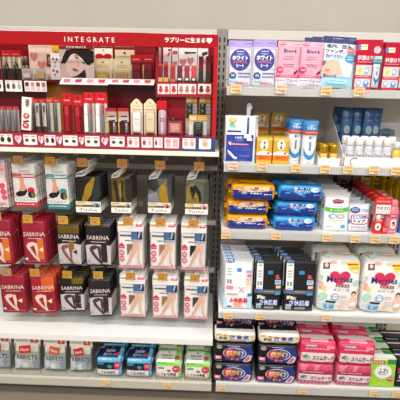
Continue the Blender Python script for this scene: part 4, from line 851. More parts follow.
for x0, x1, y0, n_ in ((xr-.016, xr, 1.612, 'side_panel'), (xl, xl+.016, 1.612, 'side_panel')):
    m = MB(); m.box(x0, x1, y0, YBK, zs0+.002, zh0 if y0 < YH else zh1, mat('c01420', 'gloss'), .001); m.build(n_, D)
m = MB(); m.box(xm-.007, xm+.007, YU-.035, YBK-.001, zu-.06, zh0+.02, mat('b4202e', 'gloss'), .001); m.build('divider', D)
m = MB(); m.box(xl, xr, YBK, YBK+.01, ZL+.002, zh1-.01, mat('7c0a16', 'plastic')); m.build('back_panel', D)
m = MB(); m.box(xl+.016, xr-.016, 1.61, YBK-.001, zf-.006, zf, mat(DRED, 'plastic')); m.build('lower_floor', D)
m = MB(); m.box(xl, xr, YS, YS+.004, zs0, zs1, mat('a02a44', 'gloss'), .0008)
def su(px): return (P(px, 142, YS).x-xl)/(xr-xl)
nv = su(181.5); decal(m, Plane(xr-xl, zs1-zs0, YS, (xl+xr)/2, zs0), [('r', nv, 0, 1, 1, '3c4a7c')]+[('l', su(a), .78, su(b), .9, 'e8b0bc', 1) for a, b in ((2, 14), (26, 34), (44, 54), (64, 76), (86, 98), (126, 138), (142, 150), (165, 178))]+[('l', su(a), .78, su(b), .9, 'c8d0f0', 1) for a, b in ((184, 196), (199, 210))], 'gloss', flat=True); STRIP = m.build('label_strip', D)
m = MB(); m.box(xl+.016, xm-.007, YU-.004, YBK-.001, zu-.004, zu, mat(DRED, 'plastic')); m.build('upper_tier', D)
zr = P(183, 82.5, 1.70).z
m = MB(); m.box(xm+.007, xr-.016, 1.672, YBK-.001, zr-.004, zr, mat('a01626', 'plastic')); m.build('upper_tier', D)
m = MB(); m.box(xm+.007, xr-.016, 1.70, 1.706, zf, zr-.004, mat('8e1020', 'plastic')); m.build('inner_panel', D)
m = MB(); m.box(xl+.016, xm-.007, 1.79, 1.796, zf, zu-.004, mat('6e0c1a', 'plastic')); m.build('inner_panel', D)
a_, b_ = P(46, 90, 1.782), P(107.5, 90, 1.782); m = MB(); m.box(a_.x, b_.x, 1.782, 1.7895, zf, zu-.0045, mat('a8641c', 'gloss')); m.build('amber_panel', D)
# sloping white tester ledge
for l, r in ((61, 109), (109.5, 154.5)):
    x0, x1 = P(l, 80, YU-.02).x, P(r, 80, YU-.02).x; za = P((l+r)/2, 78+(l > 100), YU-.005).z; zb = P((l+r)/2, 84, YU-.04).z
    m = MB(); m.prism([(YU-.005, za), (YU-.04, zb), (YU-.04, zb-.003), (YU-.005, za-.003)], x0, x1, mat('efe6e2', 'gloss'))
    w_ = x1-x0; n_ = 4; L_ = math.hypot(.035, za-zb)
    class Sl:
        asp = w_/L_
        def __call__(s, u, v, o=0): return (x0+u*w_, YU-.005-.035*v, za+(zb-za)*v+o)
    decal(m, Sl(), [('r', .06+.24*i, .25, .2+.24*i, .75, ('c46a78', 'b83a4e', 'd0909a', 'c8404e')[i]) for i in range(n_)]+[('l', .08, .84, .94, .94, 'a88a8c', 1)], 'gloss', flat=True); m.build('tester_ledge', D)
def shade(l, r, t, b, Y, cols, bg='f4eee8', tilt=0.0, kind='dot'):
    p, q = P(l, (t+b)/2, Y), P(r, (t+b)/2, Y); z1, z0 = P((l+r)/2, t, Y).z, P((l+r)/2, b, Y).z; w_, h_ = q.x-p.x, z1-z0
    m = MB(); m.box(p.x, q.x, Y, Y+.0012, z0, z1, mat(bg, 'paper'))
    S = Plane(w_, h_, Y, (p.x+q.x)/2, z0); n_ = len(cols); sp = []
    for i, c in enumerate(cols):
        u = (i+.5)/n_
        if kind == 'dot': sp += [('e', u, .52, min(.3/n_, .24), .26, c), ('l', u-.3/n_, .1, u+.3/n_, .22, 'b05a68', 1)]
        elif kind == 'eye': sp += [('e', u, .55, .26/n_, .16, '5a4a4a'), ('e', u, .55, .12/n_, .09, c), ('l', u-.34/n_, .12, u+.34/n_, .26, 'c06070', 1)]
        elif kind == 'sq': sp += [('r', u-.34/n_, .12, u+.34/n_, .5, c), ('r', u-.34/n_, .54, u+.34/n_, .86, 'e8b8b8')]
        elif kind == 'lip': sp += [('e', u, .36, .26/n_, .2, c), ('e', u, .62, .36/n_, .2, c), ('l', u-.3/n_, .86, u+.3/n_, .94, '9a6a6a', 1)]
    decal(m, S, sp, 'paper', flat=True); m.build('shade_card', STRIP if Y < 1.61 else D)
def bow(l, r, t, b, Y):
    p, q = P(l, (t+b)/2, Y), P(r, (t+b)/2, Y); z1, z0 = P((l+r)/2, t, Y).z, P((l+r)/2, b, Y).z
    m = MB(); S = Plane(q.x-p.x, z1-z0, Y, (p.x+q.x)/2, z0)
    vs_ = [S(u, v) for u, v in heart(.5, .5, .5, .5)]; k = len(vs_); vs_ += [(x, y+.001, z) for x, y, z in vs_]
    m.add(vs_, [tuple(range(k-1, -1, -1)), tuple(range(k, 2*k))]+[(i, (i+1) % k, k+(i+1) % k, k+i) for i in range(k)], mat('f0b8c0', 'paper'))
    decal(m, S, [('e', .62, .66, .2, .18, 'f6eeec'), ('p', [(.3, .3), (.5, .44), (.44, .6), (.28, .5)], 'd8506a')], 'paper', flat=True); m.build('heart_card', STRIP)
Yc = YS-.0016
for a in ((-14, 12.5, ['3a2a2a']*4, 'dot'), (23.5, 37, ['4a3a3a']*2, 'eye'), (44.5, 55.5, ['7a2a34', '3a3030'], 'dot'), (63, 77.5, ['5a3a30', '4a3a34'], 'eye'), (85, 99.5, ['6a4a40', '3a3230'], 'eye'), (110, 124.5, ['3a3a3c', '4a3a3a'], 'eye'), (127.5, 139, ['c05060', 'ecc0b0'], 'dot'), (141.5, 152.5, ['b84454', 'eab8a8'], 'dot'), (154, 162.5, ['b03848', 'c8c0e0'], 'dot'), (164.5, 179, ['e09aa0', 'e8a8a8'], 'sq'), (182.5, 195.5, ['e6b09a', 'dfa48e'], 'dot'), (199, 211, ['dcae92'], 'dot')):
    dy = (a[0]+a[1])/2/217*5
    shade(a[0], a[1], 134+dy, 144+dy, Yc, a[2], kind=a[3])
for l, r in ((14.5, 22), (38, 44), (56, 62.5), (78.5, 84.5), (101, 108.5)):
    dy = (l+r)/2/217*5; bow(l, r, 133.3+dy, 144+dy, Yc)
shade(5.5, 22, 80.5, 91.5, YU-.008, ['4a3a3a', '6a5a50', '8abab0'], kind='dot'); shade(24.5, 46.5, 81, 91.5, YU-.008, ['5a3038', 'c48a90', '7a4a34', '9a6a4a'], kind='sq'); shade(-12, 3, 80, 91, YU-.008, ['4a3a3a', '6a4a4a'], kind='dot')
Yr = 1.668
for a in ((157.8, 169.5, ['c03048', 'c84a58'], 'lip'), (170.5, 177, ['c02a40'], 'lip'), (178.2, 196, ['b08070', 'c07a70', 'c4606a'], 'lip'), (198, 211, ['5a2030', 'b04a50'], 'lip')): shade(a[0], a[1], 84, 94, Yr, a[2], kind=a[3])
m = MB(); p, q = P(157.5, 90, Yr+.002), P(212, 90, Yr+.002); m.box(p.x, q.x, Yr+.002, Yr+.005, P(185, 97, Yr).z, zr, mat('a82034', 'gloss')); m.build('label_strip', D)

# -- products on it
def cpack(name, l, r, t, Y, z0, label, cat, col, dec=(), head=None, hf=.2, prods=(), blister=True, lean=3, group=None, shape=None, kind='gloss', thick=.001, bl=(.1, .9, .02, .98), bd=.016, dx=0):
    """carded cosmetic: printed card, coloured header, the product itself and a clear bubble over it"""
    pm = P((l+r)/2, (t+95)/2 if t < 80 and z0 > zf+.03 else (t+132)/2, Y); w = (P(r, 90, Y)-P(l, 90, Y)).x*.965; h = P((l+r)/2, t, Y).z-z0
    th = thing(name, label, cat, (pm.x+dx, Y+bd+.003, z0+EPS+.0006), (R(-lean), 0, 0), group)
    S = Plane(w, h, -.0)
    m = MB()
    if shape: m.prism([((u-.5)*w, (1-v)*h) for u, v in shape][::-1], 0, thick, mat(col, kind), 'y')
    else: m.box(-w/2, w/2, 0, thick, 0, h*(1-hf) if head else h, mat(col, kind))
    decal(m, S, dec, kind, flat=True); m.build('card', th)
    if head:
        m = MB(); m.box(-w/2, w/2, -.003, thick, h*(1-hf), h, mat(head, 'gloss'), .0008); decal(m, Plane(w, h*hf, -.003, 0, h*(1-hf)), [('e', .5, .3, .06, .1, '5a1018'), ('l', .2, .55, .8, .75, 'f0b0a8', 1)], 'gloss', flat=True); m.build('header', th)
    for (u, ww, v0, v1, c, cc, form) in prods:
        m = MB(); r_ = ww*w/2; hh = (v1-v0)*h; x = (u-.5)*w; zz = (1-v1)*h
        if form == 'rod': m.lathe([(r_*.8, 0), (r_, .002), (r_, hh*.62), (r_*.9, hh*.63)], mat(c, 'plastic'), 14, 1, min(1, .0068/r_)); 
        elif form == 'box': m.box(-r_, r_, -min(r_, .007), min(r_, .007), 0, hh*.62, mat(c, 'gloss'), .001)
        elif form == 'tube':
            S2 = Pouch(2*r_, hh, .013, .04, .0, 0, 2, True, 2.2); S2.mesh(m, mat(c, 'plastic'), 8, 10); decal(m, S2, [('l', .25, .3, .75, .36, 'b0a690', 2), ('l', .3, .5, .7, .53, 'b0a690', 1)], 'plastic')
        elif form == 'pan': m.box(-r_, r_, -.006, .006, 0, hh, mat(c, 'gloss'), .003); decal(m, Plane(2*r_, hh, -.006), [('e', .5, .52, .36, .34, cc)], 'gloss', flat=True)
        pr = m.build('product', th); pr.location = (x, -.0085, zz)
        if form in ('rod', 'box'):
            m = MB()
            if form == 'rod': m.lathe([(r_*.92, 0), (r_*.95, .001), (r_*.9, hh*.36), (r_*.7, hh*.37)], mat(cc, 'plastic'), 14, 1, min(1, .0068/r_))
            else: m.box(-r_*.95, r_*.95, -min(r_, .007)*.95, min(r_, .007)*.95, 0, hh*.37, mat(cc, 'gloss'), .001)
            m.build('cap', pr).location = (0, 0, hh*.63)
    if blister:
        u0, u1, v0, v1 = bl; m = MB(); m.box((u0-.5)*w, (u1-.5)*w, -bd-.001, -.0002, (1-v1)*h, (1-v0)*h*(1 if not head else 1)-(hf*h if head else 0), mat('eef0f2', 'clear'), .003); m.build('blister', th)
    return th
K = 'carded cosmetics'
Y2 = 1.755
# upper tier, open part
for i, (l, r) in enumerate(((.5, 10), (10, 20))):
    cpack('eyeliner_pack', l, r, 50.5, Y2, zu, 'red topped clear pack with a black liner on the upper tier, %s' % ('at the cut edge', 'beside the grey sticks')[i], 'eyeliner', 'c8b08a', [('r', 0, .62, 1, 1, '4a2a2a'), ('p', [(.25, .3), (.7, .5), (.8, .62), (.6, .62)], '2a2426'), ('r', .7, .2, .9, .6, 'e8dcc0')], 'd01a22', .2, [(.35, .2, .22, .98, '1c1c1e', 'c8c0b8', 'rod')], group=None)
cpack('eyeliner_pack', -11, -1, 50.5, Y2, zu, 'red topped clear pack mostly cut off by the photograph edge, upper tier', 'eyeliner', 'c8b08a', [('r', 0, .62, 1, 1, '4a2a2a')], 'd01a22', .2, [(.35, .2, .22, .98, '1c1c1e', 'c8c0b8', 'rod')])
g = None
for i, px in enumerate((18.5, 22, 25.5)):
    c = P(px, 60, 1.82); l = 'slim grey stick standing behind the clear boxed compacts, %s' % ('nearest the red tops', 'middle', 'nearest the hearts poster')[i]
    if g: dup(g, (c.x, 1.825, zu+EPS), None, l); continue
    g = thing('liner_stick', l, 'eyeliner', (c.x, 1.825, zu+EPS), (0, 0, 0), 'slim grey sticks'); H = P(22, 56, 1.82).z-zu
    m = MB(); m.lathe([(.006, 0), (.007, .002), (.007, H*.6), (.006, H*.61)], mat('9a8e8a', 'plastic'), 12); m.build('barrel', g)
    m = MB(); m.lathe([(.0065, 0), (.0065, H*.38), (.004, H*.39)], mat('7a6e6c', 'plastic'), 12); m.build('cap', g).location = (0, 0, H*.61)
for i, (l, r) in enumerate(((20.5, 33), (34, 46))):
    cpack('compact_pack', l, r, 68.5, 1.738, zu, 'clear boxed compact with %s pan on the upper tier' % ('a pale pink', 'a golden')[i], 'compact', 'e6d8d0', [('r', .1, .1, .9, .22, 'f2e8e0'), ('l', .2, .13, .8, .18, '9a7a7a', 1)], None, 0, [(.5, .7, .36, .92, ('e4c8c4', 'dcc0a0')[i], ('f0d8d4', 'd8a850')[i], 'pan')], bl=(.04, .96, .03, .98), bd=.014)
def board(name, l, r, t, b, Y, z0, label, cat, col, dec, lean=4, kind='paper'):
    q = Slot(l, r, t, Y, z0, b); th = thing(name, label, cat, (q.x, Y+.004, z0+EPS+.0032), (R(-lean), 0, 0)); w, h = q.w, q.h
    m = MB(); m.box(-w/2, w/2, 0, .002, 0, h, mat(col, kind)); S = Plane(w, h, 0); decal(m, S, dec, kind, flat=True, seed=int(l)); m.build('printed_board', th)
    m = MB(); m.prism([(.002, .0), (.03, .0), (.002, h*.6)], -.004, .004, mat('d8d4d0', 'paper')); m.build('easel_foot', th)
    return th
board('hearts_poster', 28, 58, 45.5, 67, 1.80, zu, 'beige poster with two sparkling pink hearts and a brown palette', 'poster', 'e2c4b2', [('l', .1, .03, .8, .1, 'c8988a', 1), ('p', heart(.17, .34, .14, .17), 'c87a72'), ('p', heart(.42, .58, .16, .18), 'c87470'), ('p', [(.6, .26), (.9, .3), (.88, .66), (.58, .62)], '6a2420'), ('p', [(.65, .33), (.84, .36), (.82, .56), (.64, .54)], 'a87058'), ('p', [(.66, .34), (.74, .35), (.73, .45), (.65, .44)], 'c89a7c')], 3)
board('flower_card', 50, 59, 53.5, 77, 1.745, zu, 'narrow white card with red flower drawings beside the face poster', 'card', 'f2ece8', [('e', .3, .22, .12, .05, 'b04050'), ('e', .7, .24, .12, .05, '8a3040'), ('e', .5, .36, .1, .04, 'c05a68'), ('e', .5, .5, .07, .03, '6a4a4a'), ('e', .3, .66, .12, .05, 'a83a4a'), ('e', .7, .7, .14, .06, 'b84a5a'), ('e', .44, .82, .1, .04, '7a4a40'), ('l', .2, .9, .8, .93, 'a08a8a', 1)], 4)
q = Slot(51, 61, 45, 1.765, zu, 52.5)
board('yellow_sign', 51, 60.5, 45.3, 60, 1.765, zu, 'small yellow sign standing above the flower card', 'sign', 'e8b41c', [('t', '限定', .5, .28, .2, .55, '4a3a10', .02), ('r', 0, .52, 1, 1, 'f0e8d8')], 3)
board('face_poster', 59, 93.5, 46, 78, 1.748, zu, 'poster showing a dark haired woman resting her cheek, on the upper tier', 'poster', 'e6cfc4',
    [('r', 0, .1, 1, 1, 'd0beb8'), ('p', [(0, .7), (.2, .64), (.34, .92), (.34, 1), (0, 1)], 'e4c2b2'),
     ('p', [(.22, .42), (.31, .22), (.47, .18), (.66, .3), (.8, .5), (.75, .67), (.62, .77), (.47, .88), (.31, .92), (.2, .77), (.17, .6)], 'f0d3c6'),
     ('p', [(.2, .15), (.4, .1), (.84, .08), (1, .17), (1, .46), (.86, .57), (.77, .53), (.66, .38), (.54, .28), (.44, .235), (.34, .27), (.24, .42), (.17, .52), (.04, .54), (.1, .34)], '17110f'),
     ('p', [(.31, .93), (.5, .87), (.62, .78), (.72, .68), (.78, .93), (.5, 1), (.31, 1)], '17110f'), ('p', [(.76, .56), (.86, .6), (1, .5), (1, 1), (.76, 1)], 'e8d4cc'), ('p', [(.85, .64), (.86, .64), (.86, .96), (.85, .96)], 'd2b4a8'), ('p', [(.92, .6), (.93, .6), (.93, .96), (.92, .96)], 'd2b4a8'),
     ('p', [(.44, .37), (.51, .34), (.58, .39), (.51, .4)], 'f4eae6'), ('e', .515, .37, .024, .024, '2a1c1a'), ('p', [(.43, .37), (.51, .325), (.59, .385), (.51, .355)], '2a1c1a'), ('p', [(.65, .5), (.7, .48), (.75, .54), (.69, .535)], 'f4eae6'), ('e', .7, .51, .02, .022, '2a1c1a'), ('p', [(.64, .5), (.7, .465), (.76, .54), (.7, .495)], '2a1c1a'),
     ('p', [(.4, .315), (.5, .28), (.58, .32), (.5, .3)], '4a3630'), ('p', [(.56, .44), (.5, .57), (.53, .6), (.58, .58)], 'e2bcac'),
     ('p', [(.36, .67), (.43, .66), (.49, .69), (.55, .725), (.48, .755), (.4, .73)], 'c24a54'), ('p', [(.36, .67), (.46, .7), (.55, .725), (.46, .715)], '84242e'),
     ('r', 0, 0, 1, .1, '9a1a2e'), ('t', 'INTEGRATE', .5, .052, .06, .56, 'f4e4e0', .02)], 3)
cream = [('e', .5, .16, .06, .04, '6a5a4a'), ('l', .2, .28, .8, .32, 'a08c70', 1), ('l', .14, .36, .86, .4, '8a7458', 2)]
hd = [('r', 0, 0, 1, 1, 'f0e6da'), ('p', heart(.5, .55, .5, .42), 'c0202c'), ('l', .36, .6, .66, .68, 'f0b8a0', 1), ('e', .5, .16, .05, .06, '5a4038')]
cpack('heart_card', 93.5, 112, 48, 1.80, zu, 'white card with a big red heart on the upper tier', 'cosmetic card', 'f0e6da', [('p', heart(.5, .28, .5, .18), 'c0202c'), ('l', .4, .3, .64, .33, 'f0b8a0', 1), ('e', .5, .06, .04, .02, '4a3a34')], blister=False)
cpack('heart_card', 114, 134, 49.5, 1.80, zu, 'plain beige card with a punched hole on the upper tier', 'cosmetic card', 'd8c4a4', [('e', .5, .1, .06, .035, '2a2420'), ('l', .2, .2, .8, .23, 'a08c70', 1), ('r', 0, .3, 1, 1, 'cfb894')], blister=False)
for i, (l, r) in enumerate(((92.5, 111), (112, 130))):
    cpack('compact_card', l, r, 58.5, 1.75, zu, 'cream card with a %s on the upper tier' % ('golden square compact', 'half gold, half pink compact')[i], 'compact', 'dcc9a2', cream, None, 0, [(.5, .66, .64, .97, 'd8a83c', ('e6be5e', 'c8948a')[i], 'pan')], bl=(.12, .88, .58, .99), bd=.018)
for i, (l, r) in enumerate(((130, 141.5), (141.8, 153.5))):
    cpack('red_pouch', l, r, 54.5, 1.75, zu, 'dark red carded pack with bright red header, %s' % ('beside the cream cards', 'beside the divider')[i], 'cosmetic', '7c1024', [('r', .02, .36, .16, .98, 'c88a4a'), ('l', .3, .6, .9, .64, 'c05a68', 1), ('l', .3, .8, .9, .83, 'c05a68', 1)], 'c21420', .28, [(.08, .14, .4, .98, 'c89a5a', 'e6c890', 'rod'), (.58, .6, .34, .98, '821228', '9a1830', 'box')], lean=2)
# lower tier
YL = 1.632
for i, px in enumerate((1.5, 8, 14.3)):
    cpack('pencil_pack', px-3.1, px+3.1, 107, YL+.004, zf, 'grey pencil in a clear pack with red top, %s by the white box' % ('third', 'second', 'nearest')[i], 'pencil', 'a8a09a', [], 'c02028', .12, [(.4, .5, .13, .98, '6a6a66', '8a8a84', 'rod')], group=None, bd=.014)
cpack('pencil_pack', -7.5, -1.8, 107, YL+.004, zf, 'grey pencil in a clear pack with red top, cut off by the photograph edge', 'pencil', 'a8a09a', [], 'c02028', .12, [(.4, .5, .13, .98, '6a6a66', '8a8a84', 'rod')], bd=.014)
q = Slot(19, 28.5, 98.5, YL, zf, 132); th = thing('white_carton', 'white carton with two red medallions leaning on the lower tier', 'carton', (q.x+.001, YL+.016, zf+EPS+.0052), (R(-3), R(5), R(6)))
box_parts(th, q.w*.98, q.h*.99, .024, 'efe6e0', [('l', .4, .05, .8, .4, '8a6a66', 1), ('t', '濃密', .56, .2, .2, .3, '8a5a5a'), ('e', .5, .56, .32, .085, 'c0303c'), ('e', .5, .55, .16, .04, 'e8b8b4'), ('p', [(.15, .72), (.7, .68), (.85, .73), (.2, .76)], '3a3034'), ('e', .46, .85, .34, .09, 'c0303c'), ('e', .46, .84, .16, .04, 'e8b8b4')], [], 'efe6e0')
for i, (l, r) in enumerate(((30.5, 37), (37.2, 44))):
    cpack('mascara_pack', l, r, 99, YL, zf, 'black liner brush on a white card with red top, %s' % ('beside the white carton', 'beside the clear pencils')[i], 'eyeliner', 'e8dfd8', [('l', .6, .2, .9, .6, '6a5a58', 1), ('r', 0, .84, 1, 1, '4a3a3a'), ('r', .02, .1, .3, .8, 'c8beb8')], 'c41e2a', .12, [(.35, .34, .14, .97, '24201f', '3a3434', 'rod')], lean=3)
for i, (l, r) in enumerate(((44.8, 51.5), (52, 58.8))):
    cpack('pencil_pack', l, r, 98.5, YL, zf, 'slim pencil in a clear pack with orange red top, %s' % ('beside the liner brushes', 'beside the red pouches')[i], 'pencil', 'b0aca4', [('r', .55, .12, .95, .98, 'd0cac0'), ('e', .25, .24, .12, .03, 'f4f4f4')], ('c8502e', 'c42a2a')[i], .13, [(.32, .4, .14, .98, '4c5450', '6a7470', 'rod')], bd=.014)
for i, (l, r, t) in enumerate(((61, 71.3, 93.5), (71.8, 82, 95))):
    cpack('mascara_pack', l, r, t, YL, zf, 'shiny dark red mascara pack with a pouch top, %s' % ('beside the clear pencils', 'beside the white bodied packs')[i], 'mascara', '8a0e1c', [('l', .46, .5, .56, .92, 'e8a8a8', 1), ('r', .05, .3, .2, .98, '6a0a16'), ('t', 'MASCARA', .62, .7, .05, .6, 'e8b8b4', .0, -90)], 'c4182a', .3, [(.5, .42, .32, .98, 'a01424', 'c02a36', 'box')], lean=2, bd=.014)
for i, (l, r) in enumerate(((82.5, 93.5), (94, 106))):
    cpack('liner_pack', l, r, 93, YL, zf, 'slim liners in a white pack with wide red top, %s' % ('beside the mascara', 'beside the orange striped boxes')[i], 'eyeliner', 'd8d2ca', [('r', .02, .26, .4, .98, 'efe8e2'), ('r', .55, .26, .74, .7, 'b84a50'), ('r', .55, .7, .74, .98, '6a7478'), ('r', .76, .26, .98, .98, 'cfcac4')], 'd4142e', .26, [(.66, .2, .28, .98, '7a8084', 'b84a54', 'rod'), (.24, .34, .28, .98, 'ece6e0', 'f4efea', 'box')], lean=3, bd=.014)
for i, (l, r) in enumerate(((104.2, 115.7), (116.5, 128))):
    cpack('eyebrow_box', l, r, 108.5, 1.63, zf, 'clear box with maroon body and a yellow edge, %s' % ('beside the red topped liners', 'beside the cream tubes')[i], 'eyebrow kit', '45101e', [('r', 0, 0, 1, .14, 'b82030'), ('r', .0, .14, 1, .34, 'c8a4a0'), ('r', 0, .34, 1, .54, 'ddc4bc'), ('p', [(.2, .32), (.8, .3), (.9, .35), (.3, .36)], '2a2222'), ('p', [(.2, .5), (.8, .46), (.9, .52), (.3, .55)], '1e1a1c'), ('r', .0, .14, .14, .4, 'd8902a'), ('r', .0, .56, .28 if i == 0 else .14, .98, 'd8a82a'), ('r', .72, .66, .96, .98, '8a7a80')], None, 0, [(.8, .22, .58, .98, '8a7a80', 'b0a4a8', 'rod')], bl=(.02, .98, .02, .98), bd=.018, lean=1)
dome = [(.0, 1), (1, 1), (1, .16), (.85, .1), (.68, .03), (.5, 0), (.32, .03), (.15, .1), (0, .16)]
for i, (l, r) in enumerate(((129.3, 142), (142.6, 156))):
    cpack('cream_tube', l, r, 99, 1.634, zf, '%s tube on a cream card with an arched top' % ('white', 'ivory')[i], 'tube', 'e6d4b0', [('e', .5, .12, .05, .02, '5a4a3c'), ('l', .22, .2, .8, .22, '9a846a', 1), ('l', .1, .3, .92, .33, '8a7458', 1)], None, 0, [(.52, .72, .38, .99, ('f2efe8', 'e8d6ae')[i], 'fff', 'tube')], bl=(.1, .94, .36, .99), shape=dome, kind='paper', lean=2, bd=.017)
# primer bottle with red cap
q = Slot(157.5, 166.5, 101, 1.64, zf, 135); th = thing('primer_bottle', 'clear lilac bottle with a bright red cap beside the cream tubes', 'bottle', (q.x, 1.655, zf+EPS)); r_ = q.w/2*.92
m = MB(); m.lathe([(r_*.9, 0), (r_, .003), (r_, q.h*.72), (r_*.6, q.h*.76)], mat('b89aa8', 'plastic'), 18); decal(m, Cyl(const(r_), q.h*.72), [('r', .42, .1, .6, .9, 'd8c4cc'), ('l', .3, .3, .7, .5, '8a5a6a', 2)], 'plastic'); m.build('bottle', th)
m = MB(); m.box(-r_*1.2, r_*1.15, -r_, r_, 0, q.h*.25, mat('cc1626', 'gloss'), .002); m.build('cap', th).location = (0, 0, q.h*.75)
q = Slot(166.3, 182.5, 117.5, 1.634, zf, 136); th = thing('blush_box', 'clear red rimmed box with a peach compact on the lower tier', 'compact', (q.x+.001, 1.646, zf+EPS)); w_, h_ = q.w*.96, q.h
m = MB(); m.box(-w_/2, w_/2, .012, .0135, 0, h_, mat('a03040', 'gloss')); decal(m, Plane(w_, h_, .012), [('r', .06, .22, .94, .94, 'b05a5e'), ('e', .35, .1, .06, .05, 'f0e0dc')], 'gloss', flat=True); m.build('card', th)
m = MB(); m.box(-w_*.36, w_*.36, -.002, .010, h_*.1, h_*.66, mat('d0887e', 'gloss'), .004); decal(m, Plane(w_*.72, h_*.56, -.002, 0, h_*.1), [('p', [(.1, .2), (.7, .1), (.9, .6), (.3, .9)], 'e2a698')], 'gloss', flat=True); m.build('compact', th)
m = MB(); m.box(-w_/2, w_/2, -.011, .0118, 0, h_*.98, mat('f0c8cc', 'clear'), .001); m.build('clear_box', th)
m = MB(); m.box(-w_/2, w_/2, -.011, .0118, h_*.985, h_*1.0, mat('b02438', 'gloss')); m.build('red_lid', th)
# BB creams
BB = [('r', 0, 0, 1, .36, 'c49a3e'), ('r', 0, .0, 1, .06, 'dcb860'), ('t', 'BB', .3, .23, .2, .42, 'f0e0b4', .03), ('l', .6, .2, .92, .32, 'e4cc90', 2), ('r', .66, .4, .96, .98, 'b8bcc0'), ('l', .7, .5, .92, .9, '6a6e72', 3), ('r', .04, .36, .64, .98, '2e3230')]
for i, (l, r) in enumerate(((185.5, 197.3), (198.7, 211))):
    q = Slot(l, r, 94.5, 1.672, zf, 136)
    cpack('cream_pack', l, r, 95, 1.672, zf, 'gold topped pack of dark green tube, upper row, %s' % ('nearer the blush box', 'beside the side panel')[i], 'cream pack', 'b48c36', [(d[0],)+tuple(d[1:]) for d in BB[:0]]+[('r', 0, 0, 1, .2, 'c49a3e'), ('t', 'BB', .3, .125, .1, .42, 'f0e0b4', .03), ('l', .6, .1, .92, .17, 'e4cc90', 2), ('r', .66, .22, .96, .6, 'b8bcc0'), ('l', .7, .28, .92, .54, '6a6e72', 3), ('r', .04, .22, .62, .6, '5a5c5a'), ('r', 0, .6, 1, 1, 'c8c4b8')], None, 0, [(.32, .46, .22, .56, '20302a', '1a2422', 'rod')], bl=(.03, .97, .21, .6), lean=0, bd=.016, dx=-.001)
cpack('cream_pack', 188, 207.5, 115.5, 1.632, zf, 'wide gold topped pack with a black jar, in front on the lower tier', 'cream pack', 'b8bab8', [('r', 0, 0, 1, .3, 'c49a3e'), ('t', 'BB', .24, .17, .2, .34, 'f0e0b4', .03), ('l', .5, .12, .94, .26, 'e4cc90', 2), ('r', .02, .34, .25, .98, 'd8d4c8'), ('e', .12, .4, .08, .07, 'd8b48a'), ('r', .78, .34, .98, .98, 'c8cac8')], None, 0, [(.52, .5, .34, .99, '2b3230', '1e2422', 'tube')], bl=(.26, .8, .31, .99), lean=1, bd=.016)
# right compartment, upper tier
board('heart_swatch_card', 163, 171, 48, 63.5, 1.80, zr, 'white heart swatch card behind the lip glosses, next to the divider', 'card', 'ece4e0', [('p', [(.5, .2), (.9, .1), (.92, .16), (.6, .28)], 'b83a48'), ('p', heart(.38, .5, .26, .14), 'd87a80'), ('r', .6, .05, .95, .1, '3a2a2c')], 2)
board('heart_swatch_card', 172, 178, 48, 63.5, 1.80, zr, 'narrow white heart swatch card behind the lip glosses', 'card', 'ece4e0', [('p', heart(.5, .48, .36, .12), 'cc7078'), ('r', .1, .1, .9, .2, 'c03a4a')], 2)
board('heart_swatch_card', 178.6, 197, 47.5, 64, 1.80, zr, 'wide white card with two pink sparkle hearts', 'card', 'f0eae6', [('p', heart(.24, .44, .2, .15), 'c8807c'), ('p', heart(.64, .4, .2, .15), 'cc8480'), ('p', [(.3, .14), (.95, .14), (.95, .18), (.34, .2)], '3a3034'), ('l', .1, .64, .9, .68, 'b09a9a', 1)], 2)
board('heart_swatch_card', 197.6, 208, 48.5, 62, 1.80, zr, 'white swatch card behind the dark lipsticks, at the side panel', 'card', 'ece6e2', [('p', [(.4, .14), (.95, .1), (.95, .18), (.45, .24)], '2a2426'), ('p', [(.2, .36), (.8, .3), (.8, .44), (.3, .5)], 'd89a98')], 2)
for i, (l, r, t, cb, cc, cap) in enumerate(((157.7, 163, 64, '7c2436', 'c84a2e', 0), (163.5, 168.8, 64, '84202e', 'c8402e', 0), (169.5, 175.8, 64.5, 'a43a3c', 'c8503a', 0), (176.8, 183, 65.5, '6e3038', '8a4a50', 1), (183.8, 190, 65.5, 'a03a48', 'b05058', 1), (190.8, 197, 65.5, 'd04a54', 'd8626a', 1), (198, 203.8, 56.5, '7a1e28', '6a2228', 2), (205.2, 211.3, 56.5, '72242c', '6e2a2e', 2))):
    q = Slot(l, r, t, 1.682+.012*(i % 2), zr, 82); nm = ('first from the divider', 'second from the divider', 'third from the divider', 'fourth from the divider', 'fifth from the divider', 'sixth from the divider, coral', 'tall dark one nearer the glosses', 'tall dark one at the side panel')[i]
    th = thing('lip_colour', 'lip colour tube in the upper right compartment, %s' % nm, 'lipstick', (q.x, 1.692, zr+EPS), (0, 0, 0), 'lip colours'); r_ = q.w/2*.86; H = q.h
    base = ('c8a860', 'c8a860', 'b86a5a', '2a2426', '2e2628', '2c2426', '2c3426', '303828')[i]
    k_ = (.24, .24, .16, .26, .26, .26, .46, .46)[i]
    m = MB(); m.box(-r_, r_, -r_, r_, 0, H*k_, mat(base, 'plastic'), .0014); 
    if cap == 1: decal(m, Plane(r_*2, H*k_, -r_), [('r', .2, .1, .8, .55, 'e8e4e0')], 'plastic', flat=True)
    m.build('base', th)
    m = MB(); m.box(-r_*.95, r_*.95, -r_*.95, r_*.95, 0, H*(.88-k_), mat(cb, 'gloss'), .0014); m.build('barrel', th).location = (0, 0, H*k_)
    m = MB(); m.box(-r_*.97, r_*.97, -r_*.97, r_*.97, 0, H*.12, mat(cc, 'gloss'), .0012); m.build('cap', th).location = (0, 0, H*.88)
